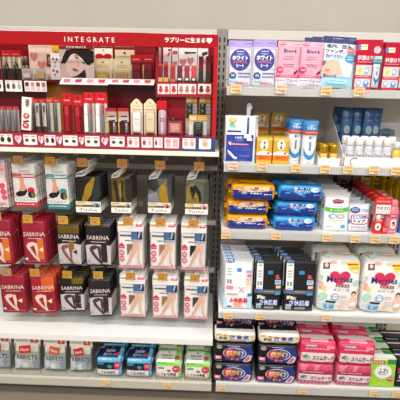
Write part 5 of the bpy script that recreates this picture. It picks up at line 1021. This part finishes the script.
# ================================================================ hanging stocking packs
YHK = 1.665
def bar(py, label):
    z = P(150, py, 1.93).z; t = thing('back_bar', label, 'bar', (-.565, 1.94, z))
    m = MB(); m.box(-.595, .604, -.008, .012, -.012, .012, mat('f4f4f2', 'metal'), .002); m.build('rail', t)
    for sx in (-.59, .575): m = MB(); m.box(sx-.004, sx+.004, .012, .108, -.012, .012, mat('eeeeec', 'metal'), .001); m.build('bracket', t)
    return z
RW = []
def leg(u0, v0, u1, v1, w0, w1, foot=1):
    """one stockinged leg from hip to ankle with a pointed foot"""
    dx, dy = u1-u0, v1-v0; L = math.hypot(dx, dy); nx, ny = -dy/L, dx/L
    o = []
    prof = ((0, 1), (.3, .86), (.48, .66), (.62, .8), (.85, .5), (1, .32))
    for t, k in prof: o.append((u0+dx*t+nx*w0*k, v0+dy*t+ny*w0*k*.6))
    o += [(u1+.09*foot, v1+.05), (u1+.02*foot, v1+.055)]
    for t, k in reversed(prof): o.append((u0+dx*t-nx*w0*k, v0+dy*t-ny*w0*k*.6))
    return o
def sab(bg, leg_, win, panel):
    d = [('r', .62, .42, .86, .9, win), ('t', 'SABRINA', .5, .31, .095, .9, 'f0e0dc', .0), ('l', .22, .40, .82, .43, 'e8c8c4', 1)]
    if panel: d = [('p', [(.0, .5), (.2, .47), (.8, .47), (1, .5), (.98, .96), (.02, .96)], 'c9bfc2')]+d
    d += [('p', [(.46, .5), (.6, .51), (.63, .66), (.6, .82), (.65, .93), (.58, .955), (.54, .84), (.51, .68)], leg_), ('p', [(.13, .57), (.22, .505), (.42, .485), (.54, .52), (.42, .57), (.29, .6), (.42, .73), (.6, .89), (.67, .95), (.58, .945), (.4, .83), (.2, .67)], leg_), ('p', [(.66, .66), (.84, .6), (.84, .72)], 'f0dcb0' if not panel else '2a2628'), ('e', .1, .88, .07, .03, 'e8c8c8' if not panel else 'a89aa0'), ('l', .1, .93, .9, .95, 'c8a0a4', 1)]
    return d
SABR = sab('a8202e', 'ecc8b8', 'd8742a', False); SABR2 = sab('a8202e', 'ecc8b8', '8c2030', False)
SABK = sab('1e1c1e', '8a5a48', '8a6a18', True); SABK2 = sab('1e1c1e', '4a3a3a', '2a2628', True); SABK[0:0] = [('r', .05, .06, .95, .24, '6a5216')]
SABK = SABK[:1]+[('p', [(.0, .5), (.2, .47), (.8, .47), (1, .5), (.98, .96), (.02, .96)], 'c9bfc2')]+[('r', .5, .42, .72, .62, '8a6a18')]+SABK[3:]
def stock(win, lg):
    return [('r', .04, .05, .34, .09, 'e89a4a' if lg else '9ac060'), ('r', .72, .04, .96, .1, 'd84a68'), ('l', .76, .05, .92, .09, 'f4d0d8', 1), ('r', 0, .1, 1, .22, 'eeeae8'), ('l', .1, .2, .56, .225, '8a8688', 1), ('l', .08, .27, .54, .335, '2e2c30', 1), ('l', .28, .38, .52, .42, '4a484c', 1),
        ('r', .54, .2, .8, .4, '4a6a9a'), ('r', .78, .2, .97, .4, '1f2a44'), ('r', .54, .37, .98, .42, 'c8d0e0'), ('t', 'BODY', .76, .395, .04, .4, '2e3a5a', .02), ('p', [(.84, .21), (.92, .21), (.86, .34), (.8, .34)], 'a8b8d0'),
        ('p', [(.02, .5), (.14, .44), (.26, .5), (.25, .56), (.03, .56)], 'd8324e'), ('e', .14, .66, .1, .06, 'd84860'), ('e', .14, .66, .07, .035, 'f0a8b4'), ('e', .14, .79, .1, .06, 'd84860'), ('e', .14, .79, .07, .035, 'f0a8b4'), ('l', .06, .52, .22, .54, 'f6d0d6', 1),
        ('p', [(.36, .46), (.66, .46), (.36, .72)], win), ('p', [(.62, .42), (.78, .42), (.76, .56), (.66, .68), (.5, .82), (.38, .92), (.3, .94), (.36, .86), (.46, .72), (.58, .56)], 'e0b096'), ('p', [(.76, .42), (.93, .42), (.88, .58), (.84, .74), (.86, .86), (.94, .93), (.9, .945), (.78, .88), (.74, .74), (.78, .58)], 'e6baa2'), ('p', [(.84, .6), (.87, .58), (.85, .74), (.82, .76)], 'f0cfbc'), ('r', 0, .965, 1, 1, 'e0889a')]
def footp(c, lt):
    return [('r', 0, .0, 1, .24, 'f0eeea'), ('t', 'Natural', .56, .155, .08, .5, c, .0), ('r', .02, .215, .42, .275, c), ('t', 'フットカバー', .22, .245, .035, .34, 'f6e8e8', .02), ('l', .48, .22, .95, .265, c, 1), ('r', 0, .29, 1, .315, c), ('r', 0, .315, 1, .76, 'd9d6d2'),
        ('p', [(.28, .32), (.5, .32), (.52, .46), (.62, .58), (.58, .66), (.36, .66), (.26, .6), (.34, .46)], 'd09a7a'), ('p', [(.08, .68), (.24, .62), (.34, .62), (.48, .62), (.6, .56), (.62, .64), (.5, .72), (.3, .75), (.12, .74)], '1e1b1c'), ('e', .79, .6, .16, .075, c), ('e', .8, .7, .16, .085, '2a2622'), ('p', [(.8, .63), (.94, .68), (.9, .76), (.8, .78)], '8a6a20'),
        ('r', 0, .78, 1, .88, 'ecebe6'), ('l', .06, .8, .95, .86, '9ab09a', 2), ('r', .0, .89, 1, 1, c), ('l', .08, .92, .9, .97, 'f4e0e0', 1)]
PINKP = [('r', 0, .0, 1, .1, 'f4eef0'), ('r', 0, .1, 1, .3, 'f0c8d0'), ('l', .4, .16, .95, .24, 'd0506a', 2), ('e', .72, .42, .2, .07, 'f4e0e0'), ('e', .8, .54, .13, .06, 'd84a60'), ('e', .84, .66, .13, .06, 'd84a60'), ('e', .86, .78, .12, .055, 'e05a70'), ('l', .3, .9, .9, .94, 'c86a7a', 1)]
ORD = ('second', 'third', 'fourth', 'fifth', 'sixth')
def hook(px, py, zw, label, gold='e2a23c'):
    t = thing('display_hook', label, 'hook', (P(px, py, YHK-.03).x, YHK-.03, zw), (0, 0, 0), 'display hooks')
    L = 1.9305-(YHK-.03)
    m = MB(); m.tube([(0, 0.0, .0015), (0, .01, -.0005), (0, L*.5, 0), (0, L, 0)], .0022, mat('d0d2d4', 'steel')); m.build('wire', t)
    m = MB(); m.box(-.012, .012, L-.001, L+.002, -.016, .012, mat('d8d8d6', 'metal'), .001); m.build('backplate', t)
    w_, h_ = .043, .036
    m = MB(); m.box(-w_/2, w_/2, -.004, -.0028, -h_*.55, h_*.45, mat(gold, 'paper')); decal(m, Plane(w_, h_, -.004, 0, -h_*.55), [('l', .08, .1, .92, .36, 'd8982e', 2), ('t', '¥', .5, .62, .3, .14, '8a5426'), ('l', .1, .5, .42, .82, 'd8982e', 1)], 'paper', flat=True, seed=int(px)); pcd = m.build('price_card', t)
    m = MB(); m.box(-w_/2-.001, w_/2+.001, -.0055, -.0045, -h_*.58, h_*.47, mat('f4f4f4', 'glass')); m.build('card_sleeve', pcd)
    return t
def column(kind, l, r, t, b, tagp, labels, col, dec, group, n=6, dy=.023, tk=.012, seed=0, tilt=0, tcol=None, crk=.004, gold='e2a23c', hooklabel='', stand=None, st=.05, body='pouch'):
    """a hook and the packs hung on it"""
    x = P((l+r)/2, (t+b)/2, YHK).x; w = (P(r, (t+b)/2, YHK)-P(l, (t+b)/2, YHK)).x*.97; z1 = P((l+r)/2, t, YHK).z; z0 = P((l+r)/2, b, YHK).z; h = z1-z0
    zw = z1+.0095; hx = hook(tagp[0], tagp[1], zw, hooklabel, gold)
    pc = P(tagp[0], tagp[1], YHK-.034); dz = pc.z-zw
    for ch in hx.children:
        if ch.name.startswith('price_card') or ch.name.startswith('card_sleeve'): ch.location.z = dz+.001
    # the wire runs through the ring, so the pack hangs under it and its card sits beside it
    xw = x; hx.location.x = xw
    for ch in hx.children:
        if ch.name.startswith('price_card') or ch.name.startswith('card_sleeve'): ch.location.x = pc.x-xw
    first = None
    for k in range(n):
        loc = (x+rnd.uniform(-.0018, .0018)*(k > 0), YHK+tk/2+k*dy, z0)
        la = labels[0] if k == 0 else labels[1] % ORD[k-1]
        rot = (0, 0, R(tilt if k == 0 else tilt*.6+rnd.uniform(-1.0, 1.0)))
        if first: dup(first, loc, rot, la); continue
        first = thing('stocking_pack', la, 'stockings', loc, rot, group)
        pouch_parts(first, w, h, tk, col, dec, st, .04, tcol, None, 'film' if body == 'pouch' else 'gloss', crk, seed, False, True, body, pw=2.6)
        # the ring hangs from the wire at the pack's middle
    return first
# --- top row: foot covers and clear stocking bags
T = 'on the top row of hooks'
column('p', -16, 6.5, 160, 207, (-6, 157), ('pink foot cover pack cut by the picture edge, top row', 'pink foot cover pack, %s on the hook at the picture edge, top row'), 'eed6da', PINKP, 'pink foot cover packs', 4, seed=90, hooklabel='hook of the pink foot cover packs, top row')
column('r', 12.5, 36, 164, 207, (18, 160), ('red banded foot cover pack with a black shoe, front, top row', 'red banded foot cover pack, %s on its hook, top row'), 'e9e6e2', footp('d0283e', 1), 'red banded foot cover packs', 6, seed=91, gold='d89a60', hooklabel='hook of the red banded foot cover packs, top row')
column('t', 45.5, 68, 164.5, 209, (50, 160.8), ('teal banded foot cover pack with a black shoe, front, top row', 'teal banded foot cover pack, %s on its hook, top row'), 'e9e8e4', footp('2a8a98', 1), 'teal banded foot cover packs', 6, seed=92, gold='e89c1e', hooklabel='hook of the teal banded foot cover packs, top row')
def tuche(l, r, t, b, tagp, la, lb, inner, dec, hl, n=5, badge='6a9ab4', gold='d8924a', stripe='9a7a2a'):
    x = P((l+r)/2, (t+b)/2, YHK).x; w = (P(r, (t+b)/2, YHK)-P(l, (t+b)/2, YHK)).x; z1 = P((l+r)/2, t, YHK).z; z0 = P((l+r)/2, b, YHK).z; h = z1-z0
    zw = z1+.0095; hx = hook(tagp[0], tagp[1], zw, hl, gold); pc = P(tagp[0], tagp[1], YHK-.034); hx.location.x = x
    for ch in hx.children:
        if ch.name.startswith('price_card') or ch.name.startswith('card_sleeve'): ch.location.z = pc.z-zw; ch.location.x = pc.x-x
    first = None
    for k in range(n):
        loc = (x+.001*k, YHK+.010+.026*k, z0); la_ = la if k == 0 else lb % ORD[k-1]
        if first: dup(first, loc, (0, 0, R(rnd.uniform(-1.2, 1.2))), la_); continue
        first = thing('stocking_bag', la_, 'stockings', loc, (0, 0, 0), 'clear stocking bags'); hh = h*.80
        S = Pouch(w*.93, hh*.78, .011, .0, .0, .004, 7, False, 2.4); m = MB(); S.mesh(m, mat(inner, 'film'), 10, 12); decal(m, S, dec, 'film', seed=3); o = m.build('stockings', first); o.location = (0, .0005, hh*.24)
        m = MB(); m.box(-w*.45, w*.45, -.0086, -.0078, hh*.045, hh*.335, mat('efe6d6', 'paper')); decal(m, Plane(w*.90, hh*.29, -.0086, 0, hh*.045), [('r', 0, 0, 1, .3, 'ecd9bc'), ('r', 0, .32, .72, .5, stripe), ('r', .3, .32, .72, .44, '5a4a3a'), ('e', .84, .36, .14, .24, badge), ('p', [(.78, .42), (.86, .2), (.92, .44), (.84, .54)], '2e3a44'), ('r', 0, .52, 1, 1, 'f2efea'), ('t', 'Tuche', .48, .74, .25, .7, '4a4440', .0), ('l', .06, .08, .4, .18, 'a8946a', 1)], 'paper', flat=True); m.build('label', first)
        m = MB(); S = Pouch(w, hh, .021, .03, .02, .004, 13, False, 2.8); S.mesh(m, mat('e8e8e6', 'clear'), 10, 14); m.build('clear_bag', first)
        hw = mat('e6e4e0', 'plastic')
        m = MB(); m.tube([(-w*.40, -.004, hh*.965), (-w*.34, -.006, hh*1.0), (-w*.2, -.006, hh*1.0), (-w*.06, -.005, hh*1.03), (.0, -.003, h*.93), (.006, -.001, h*.97), (.0085, -.001, h+.003)], .0034, hw, 6)
        m.tube([(-w*.40, -.004, hh*.965), (-w*.36, -.006, hh*1.06), (-w*.24, -.006, hh*1.1), (-w*.1, -.004, hh*1.1)], .0026, hw, 6); m.build('hanger', first)
        m = MB(); m.ring(.011, .0065, -.001, .002, h+.0095, hw); m.build('hang_ring', first)
TB = 'clear stocking bag, %s on '
tuche(73.5, 101.5, 166.5, 214, (82, 162), 'clear stocking bag with a gold diamond pattern, front, top row', TB+'the hook of the gold diamond bag', '1d1418', [('p', [(.18, 1), (.42, .35), (.72, .05), (.8, .12), (.62, .66), (.36, .98)], 'a88418'), ('p', [(0, .8), (.1, .95), (.1, 1), (0, 1)], '8a6a10'), ('p', [(.72, .05), (.98, .0), (.98, .7), (.7, .9), (.64, .66), (.82, .14)], '2c3034')], 'hook of the gold diamond stocking bags')
tuche(109.5, 132, 168, 214.5, (122, 163), 'clear stocking bag with dark leggy print on gold, front, top row', TB+'the hook of the gold print bag', '6a5214', [('p', [(.1, .2), (.3, .1), (.36, .6), (.44, 1), (.3, 1), (.2, .5)], '231619'), ('p', [(.5, .1), (.64, .2), (.56, .6), (.7, 1), (.56, 1), (.46, .5)], '2a1c1e'), ('p', [(.4, .35), (.5, .2), (.52, .7), (.44, .8)], 'a88a24'), ('p', [(.72, .0), (.98, .02), (.98, .9), (.8, 1), (.7, .5)], '26282a')], 'hook of the gold print stocking bags', badge='8aa09a')
tuche(146.5, 172, 169.5, 214.5, (160, 164.5), 'clear stocking bag with grey cloth and a gold square, front, top row', TB+'the hook of the gold square bag', '6a6a6a', [('p', [(0, .1), (.4, .05), (.5, .3), (.3, .5), (0, .4)], '2e2e30'), ('p', [(.0, .6), (.4, .5), (.6, 1), (0, 1)], '8a9098'), ('p', [(.48, .36), (.78, .28), (.9, .9), (.6, .95), (.5, .7)], 'b08a1c'), ('p', [(.52, .3), (.82, .1), (.86, .14), (.6, .38)], 'b8901e'), ('p', [(.82, .0), (1, 0), (1, 1), (.9, .9)], '4a4c4e')], 'hook of the gold square stocking bags', badge='d88a78', stripe='8a8a88')
tuche(184, 209.5, 170, 216, (199, 166), 'clear stocking bag with a black curl on olive, front, top row', TB+'the hook of the olive bag', '6a6a66', [('p', [(.06, .3), (.3, .16), (.6, .4), (.66, .8), (.5, 1), (.04, 1)], '97802a'), ('p', [(.2, .3), (.44, .22), (.66, .46), (.72, .74), (.62, .84), (.56, .6), (.44, .46), (.36, .66), (.46, .78), (.3, .7), (.22, .5)], '1c1718'), ('p', [(.6, .1), (.78, .06), (.84, .16)], '8a7420'), ('p', [(.8, .2), (1, .1), (1, 1), (.8, .9)], '52524e')], 'hook of the olive stocking bags', badge='d89a9a')
# --- middle and bottom rows
G = 'f8bc38'
column('s', -14, 12.5, 219, 265, (-4, 216), ('red pantyhose pack cut by the picture edge, middle row', 'red pantyhose pack, %s on the hook at the picture edge, middle row'), '9c2236', SABR, 'red pantyhose packs', 6, seed=101, tcol='8e1626', gold=G, hooklabel='hook of the red packs at the picture edge, middle row', tilt=4)
column('s', 22.5, 46.5, 220.5, 264, (27.5, 219), ('red pantyhose pack with orange window, front, middle row', 'red pantyhose pack, %s on the second hook, middle row'), '9c2236', SABR, 'red pantyhose packs', 6, seed=102, tcol='8e1626', gold=G, hooklabel='hook of the whole red packs, middle row', tilt=5)
column('s', 57, 81, 223, 266, (63, 220), ('black pantyhose pack with gold top, front, middle row', 'black pantyhose pack, %s on the gold topped hook, middle row'), '1f1d1f', SABK, 'black pantyhose packs', 6, seed=103, tcol='4a3a10', gold=G, hooklabel='hook of the gold topped black packs, middle row')
column('s', 85, 111, 224.5, 266.5, (95, 221), ('black pantyhose pack with grey top, front, middle row', 'black pantyhose pack, %s on the grey topped hook, middle row'), '232122', SABK2, 'black pantyhose packs', 6, seed=104, tcol='6a6a6c', gold=G, hooklabel='hook of the grey topped black packs, middle row')
for i, (l, r, t, b, tp, win) in enumerate(((117.5, 143.5, 222, 268, (128, 221), '8a6a50'), (149.5, 176, 222.5, 269, (160.5, 222), '9a7a58'), (180.5, 206.5, 223.5, 270, (193.5, 223.3), '1e1e20'))):
    nm = ('brown window', 'tan window', 'black window')[i]
    column('w', l, r, t, b, tp, ('white stocking pack with %s, front, middle row' % nm, 'white stocking pack, %%s on the %s hook, middle row' % nm), 'f0edeb', stock(win, 1), 'white stocking packs', 6, seed=110+i, tcol='e6e2e0', gold='f0ae48', hooklabel='hook of the white packs with %s, middle row' % nm, st=.03, crk=.0012, body='card_pack')
column('s', .5, 26, 275, 313, (6.5, 272), ('red pantyhose pack with red window, front, bottom row', 'red pantyhose pack, %s on the first hook, bottom row'), '9c2236', SABR2, 'red pantyhose packs', 6, seed=105, tcol='9a2030', gold='d8a878', hooklabel='hook of the first red packs, bottom row', tilt=3)
column('s', 31, 55.5, 275.5, 313.5, (34.5, 272.5), ('red pantyhose pack with orange upper window, front, bottom row', 'red pantyhose pack, %s on the second hook, bottom row'), 'a81f30', [('r', .45, .06, .96, .42, 'd8602a')]+SABR2, 'red pantyhose packs', 6, seed=106, tcol='c85a28', gold='f0b048', hooklabel='hook of the red packs with orange window, bottom row', tilt=6, crk=.004)
column('s', 60, 84, 277, 312, (67, 274.5), ('black pantyhose pack with gold tab, front, bottom row', 'black pantyhose pack, %s on the gold tab hook, bottom row'), '1f1d1f', [('r', .5, .04, .98, .2, '6a5a14')]+SABK2, 'black pantyhose packs', 6, seed=107, tcol='2a2826', gold='e8b030', hooklabel='hook of the black packs with gold tab, bottom row', tilt=5, crk=.004)
column('s', 89, 111.5, 279, 317, (98, 275), ('black pantyhose pack hanging lowest, front, bottom row', 'black pantyhose pack, %s behind the lowest hanging one, bottom row'), '242224', SABK2, 'black pantyhose packs', 6, seed=108, tcol='3a3a38', gold='f0b648', hooklabel='hook of the lowest hanging black packs, bottom row', tilt=7, crk=.005)
for i, (l, r, t, b, tp, win) in enumerate(((119.5, 145.5, 275.5, 316.5, (130.5, 276), '7a5a48'), (152, 178.5, 276.5, 318, (162.5, 276.7), '9a7458'), (183.5, 208.5, 277.5, 319, (195, 277.8), '3a3c3c'))):
    nm = ('brown window', 'tan window', 'dark grey window')[i]
    column('w', l, r, t, b, tp, ('white stocking pack with %s, green tab, front, bottom row' % nm, 'white stocking pack, %%s on the %s hook, bottom row' % nm), 'f0edeb', stock(win, 0), 'white stocking packs', 6, seed=120+i, tcol='e4e2da', gold='f0ae48', hooklabel='hook of the white packs with %s, bottom row' % nm, st=.03, crk=.0012, body='card_pack')
bar(167, 'upper white bar carrying the top row of hooks'); bar(221.5, 'middle white bar carrying the middle row of hooks'); bar(269, 'lower white bar carrying the bottom row of hooks')

# ================================================================ bottom shelf: clear trays
def tray(l, r, label):
    a_, b_ = P(l, 380, 1.612), P(r, 380, 1.612); w = (b_.x-a_.x)-.002
    t = thing('clear_tray', label, 'tray', (a_.x+.001, 1.612, Z5+EPS), (0, 0, 0), 'clear acrylic trays')
    g = mat('eef2f4', 'glass')
    m = MB(); m.box(0, w, 0, .0018, 0, .028, mat('eef2f6', 'clear'), .0006); m.build('front_lip', t)
    m = MB(); m.box(0, w, .002, .3, 0, .0014, g); m.build('base', t)
    for x in (0, w-.0018): m = MB(); m.prism([(.002, .0014), (.3, .0014), (.3, .075), (.03, .075), (.002, .03)], x, x+.0018, mat('eef2f6', 'clear')); m.build('side', t)
    return t
trs = [(-19, 10.5, 'clear tray cut by the picture edge, under an underwear pack'), (11, 40, 'clear tray under the underwear pack with the red tag nearest the edge'), (40.5, 66, 'clear tray under the underwear pack with the orange tag'), (66.5, 92.5, 'clear tray under the underwear pack beside the pads'), (93, 123.5, 'clear tray under the dark blue pads beside the underwear'), (124, 153.5, 'clear tray under the dark blue pads beside the green pads'), (154, 182.5, 'clear tray under the green pads beside the blue pads'), (183, 212, 'clear tray under the green pads beside the upright')]
for a in trs: tray(*a)
ZT = Z5+.0022
for i, (l, r, t, b, tg, la) in enumerate(((-18, 11, 337, 373, 'd8402e', 'underwear pack cut by the picture edge, in a clear tray'), (11.5, 39.8, 339, 375, 'd8302e', 'underwear pack with an upright red tag and orange price sticker'), (41, 65.8, 340.5, 376, 'e05a26', 'underwear pack with a tilted orange tag'), (67.5, 91.8, 342, 377, 'cc2030', 'underwear pack with a crimson tag, nearest the dark blue pads'))):
    Y = 1.634; q = Slot(l, r, t, Y, ZT, b)
    w, h = q.w*.93, q.h*1.0
    th = thing('underwear_bag', la, 'underwear', ((P(trs[i][0], 380, 1.612).x+P(trs[i][1], 380, 1.612).x)/2, Y+.012, ZT+EPS+.004), (R(-9), 0, R((0, 1, -1, 2)[i])), 'clear bags of grey underwear')
    m = MB(); S = Pouch(w*.96, h*.7, .022, .0, .0, .005, 130+i, True, 2.6); S.mesh(m, mat(('b4babc', 'bdbeb4', 'b6bcc0', 'a4acb2')[i], 'cloth'), 10, 12)
    decal(m, S, [('r', .05, .0, .95, .3, 'efe9d8'), ('p', [(.0, .5), (.2, .4), (.3, .8), (.1, 1), (0, 1)], 'ccd2d4'), ('p', [(.7, .66), (.95, .5), (1, .9), (.8, .96)], '8e969c'), ('p', [(.3, .74), (.5, .68), (.6, .9), (.36, .92)], 'd0d4d4'), ('t', 'RESULTS', .5, .52, .16, .8, '4a5054', .02)], 'cloth', seed=i); m.build('folded_cloth', th).location = (0, 0, h*.03)
    m = MB(); S2 = Plane(w*.42, h*.2, 0); m.box(-w*.21, w*.21, -.0006, .0006, 0, h*.2, mat(tg, 'gloss')); decal(m, Plane(w*.42, h*.2, -.0006), [('t', 'Hanes', .5, .5, .42, .74, 'f4e0dc', .02)], 'gloss', flat=True); o = m.build('brand_tag', th); o.location = (-w*.04, -.0145, h*.5); o.rotation_euler = (R(-4), R((-4, -6, 12, -14)[i]), 0)
    m = MB(); m.box(-w*.5, w*.5, .0, .001, h*.66, h*1.0, mat('f1ede6', 'paper')); decal(m, Plane(w, h*.34, 0, 0, h*.66), [('r', .62, .12, .92, .72, 'e0501e'), ('t', '6', .77, .42, .4, .1, 'f8e8e0', .03), ('l', .64, .78, .92, .9, '8a8078', 1), ('e', .36, .2, .02, .07, '6a645e'), ('l', .08, .5, .5, .64, 'c8c0b4', 1)], 'paper', flat=True); m.build('header_card', th)
    m = MB(); S = Pouch(w, h*.72, .03, .0, .01, .004, 140+i, True, 2.8); S.mesh(m, mat('f0f2f2', 'clear'), 10, 12); m.build('clear_bag', th)
def laurier(l, r, t, b, Y, la, kind, cache={}):
    q = Slot(l, r, t, Y, ZT, b)
    z = ZT+EPS
    if kind in cache: return dup(cache[kind], (q.x, Y+.052, z), None, la)
    th = thing('pad_pack', la, 'pad pack', (q.x, Y+.052, z), (0, R(.3), 0), '%s pad packs in clear trays' % ('dark blue', 'pale green')[kind]); cache[kind] = th; w, h = q.w*.93, q.h
    if kind == 0:
        dec = [('r', 0, -1, 1, 0, '17264c'), ('p', [(.02, -.95), (.98, -.95), (.98, -.9), (.02, -.9)], '9fd4ee'), ('r', .84, -.9, 1, 0, '6fbfe6'), ('t', 'Laurier', .5, -.52, .26, .36, 'e4ecf4', .02), ('t', '朝までガード', .48, -.22, .2, .44, 'c8d4ec', .02), ('p', [(.52, -.8), (.6, -.74), (.5, -.66)], '4ab48a'), ('e', .78, -.26, .09, .13, 'b8485a'), ('l', .04, -.76, .2, -.6, 'a8c8e0', 1),
            ('r', 0, .0, 1, .26, '58b2e0'), ('l', .1, .06, .6, .2, 'd8eefa', 1), ('r', 0, .26, 1, .6, '141f3c'), ('r', .86, .26, 1, 1, '58b2e0'), ('r', .06, .28, .3, .38, '3a8a8a'), ('p', [(.42, .44), (.52, .36), (.64, .46), (.52, .56)], '3f9a80'), ('r', 0, .6, .86, .97, 'eae4e0'), ('t', 'しあわせ素肌', .42, .77, .22, .66, '24222a', .03), ('e', .82, .4, .13, .2, 'c03a4c'), ('l', .74, .34, .9, .46, 'f0c8d0', 2)]
        brick_parts(th, w, h, .1, '1a2a50', dec, 5, 10, .002, 151, 'film'); c2 = '9fd4ee'
    else:
        dec = [('r', 0, -1, 1, 0, 'efeee8'), ('p', [(.8, -1), (1, -1), (1, 0), (.7, 0)], '93d672'), ('t', 'Laurier', .44, -.48, .2, .42, '4a5a50', .02), ('p', [(.44, -.78), (.54, -.7), (.46, -.62)], '3f9a80'), ('e', .82, -.3, .1, .16, 'cc5a74'), ('l', .24, -.28, .66, -.16, '6a6a64', 1),
            ('r', 0, .0, 1, .26, '8fd464'), ('l', .08, .06, .66, .2, '4a8a3a', 1), ('r', 0, .26, 1, 1, 'efe2d8'), ('p', [(.84, .26), (1, .26), (1, 1), (.9, 1)], '8fd464'), ('r', .1, .32, .34, .42, '4a9a98'), ('p', [(.42, .5), (.52, .42), (.64, .52), (.52, .58)], '3f9a80'), ('t', 'しあわせ素肌', .46, .71, .2, .7, '2a2626', .03), ('e', .8, .4, .15, .19, 'c83a54'), ('l', .72, .35, .88, .46, 'f4d0d8', 2), ('r', .0, .88, .84, .97, 'e6c8c0')]
        brick_parts(th, w, h, .1, 'e8e6de', dec, 5, 10, .002, 152, 'film'); c2 = 'f4f4ee'
    for sx in (-1, 1):
        m = MB(); m.add([(sx*w*.485, -.05, h*.74), (sx*w*.485, -.05, h*.98), (sx*(w*.485+.006), -.03, h*1.0), (sx*(w*.485+.006), -.028, h*.82), (sx*w*.48, .03, h*.98), (sx*w*.48, .03, h*.74)], [(0, 1, 2, 3), (3, 2, 4, 5)], mat(c2, 'film')); m.build('side_tab', th)
    return th
for j in range(3):
    Y = 1.620+.108*j; row = ('front', 'second', 'third')[j]
    for l, r, t, b, k, nm in ((95, 123, 357.5, 377, 0, 'beside the underwear'), (124.5, 153, 359, 378, 0, 'beside the green pads'), (154.5, 182, 362, 380, 1, 'beside the blue pads'), (183.5, 211.5, 364, 381, 1, 'beside the upright')):
        q0 = Slot(l, r, t, 1.62, ZT, b)
        o = laurier(l, r, t, b, 1.62, '%s pad pack, %s row of its tray, %s' % (('dark blue', 'pale green')[k], row, nm), k)
        if j: o.location.y += .108*j
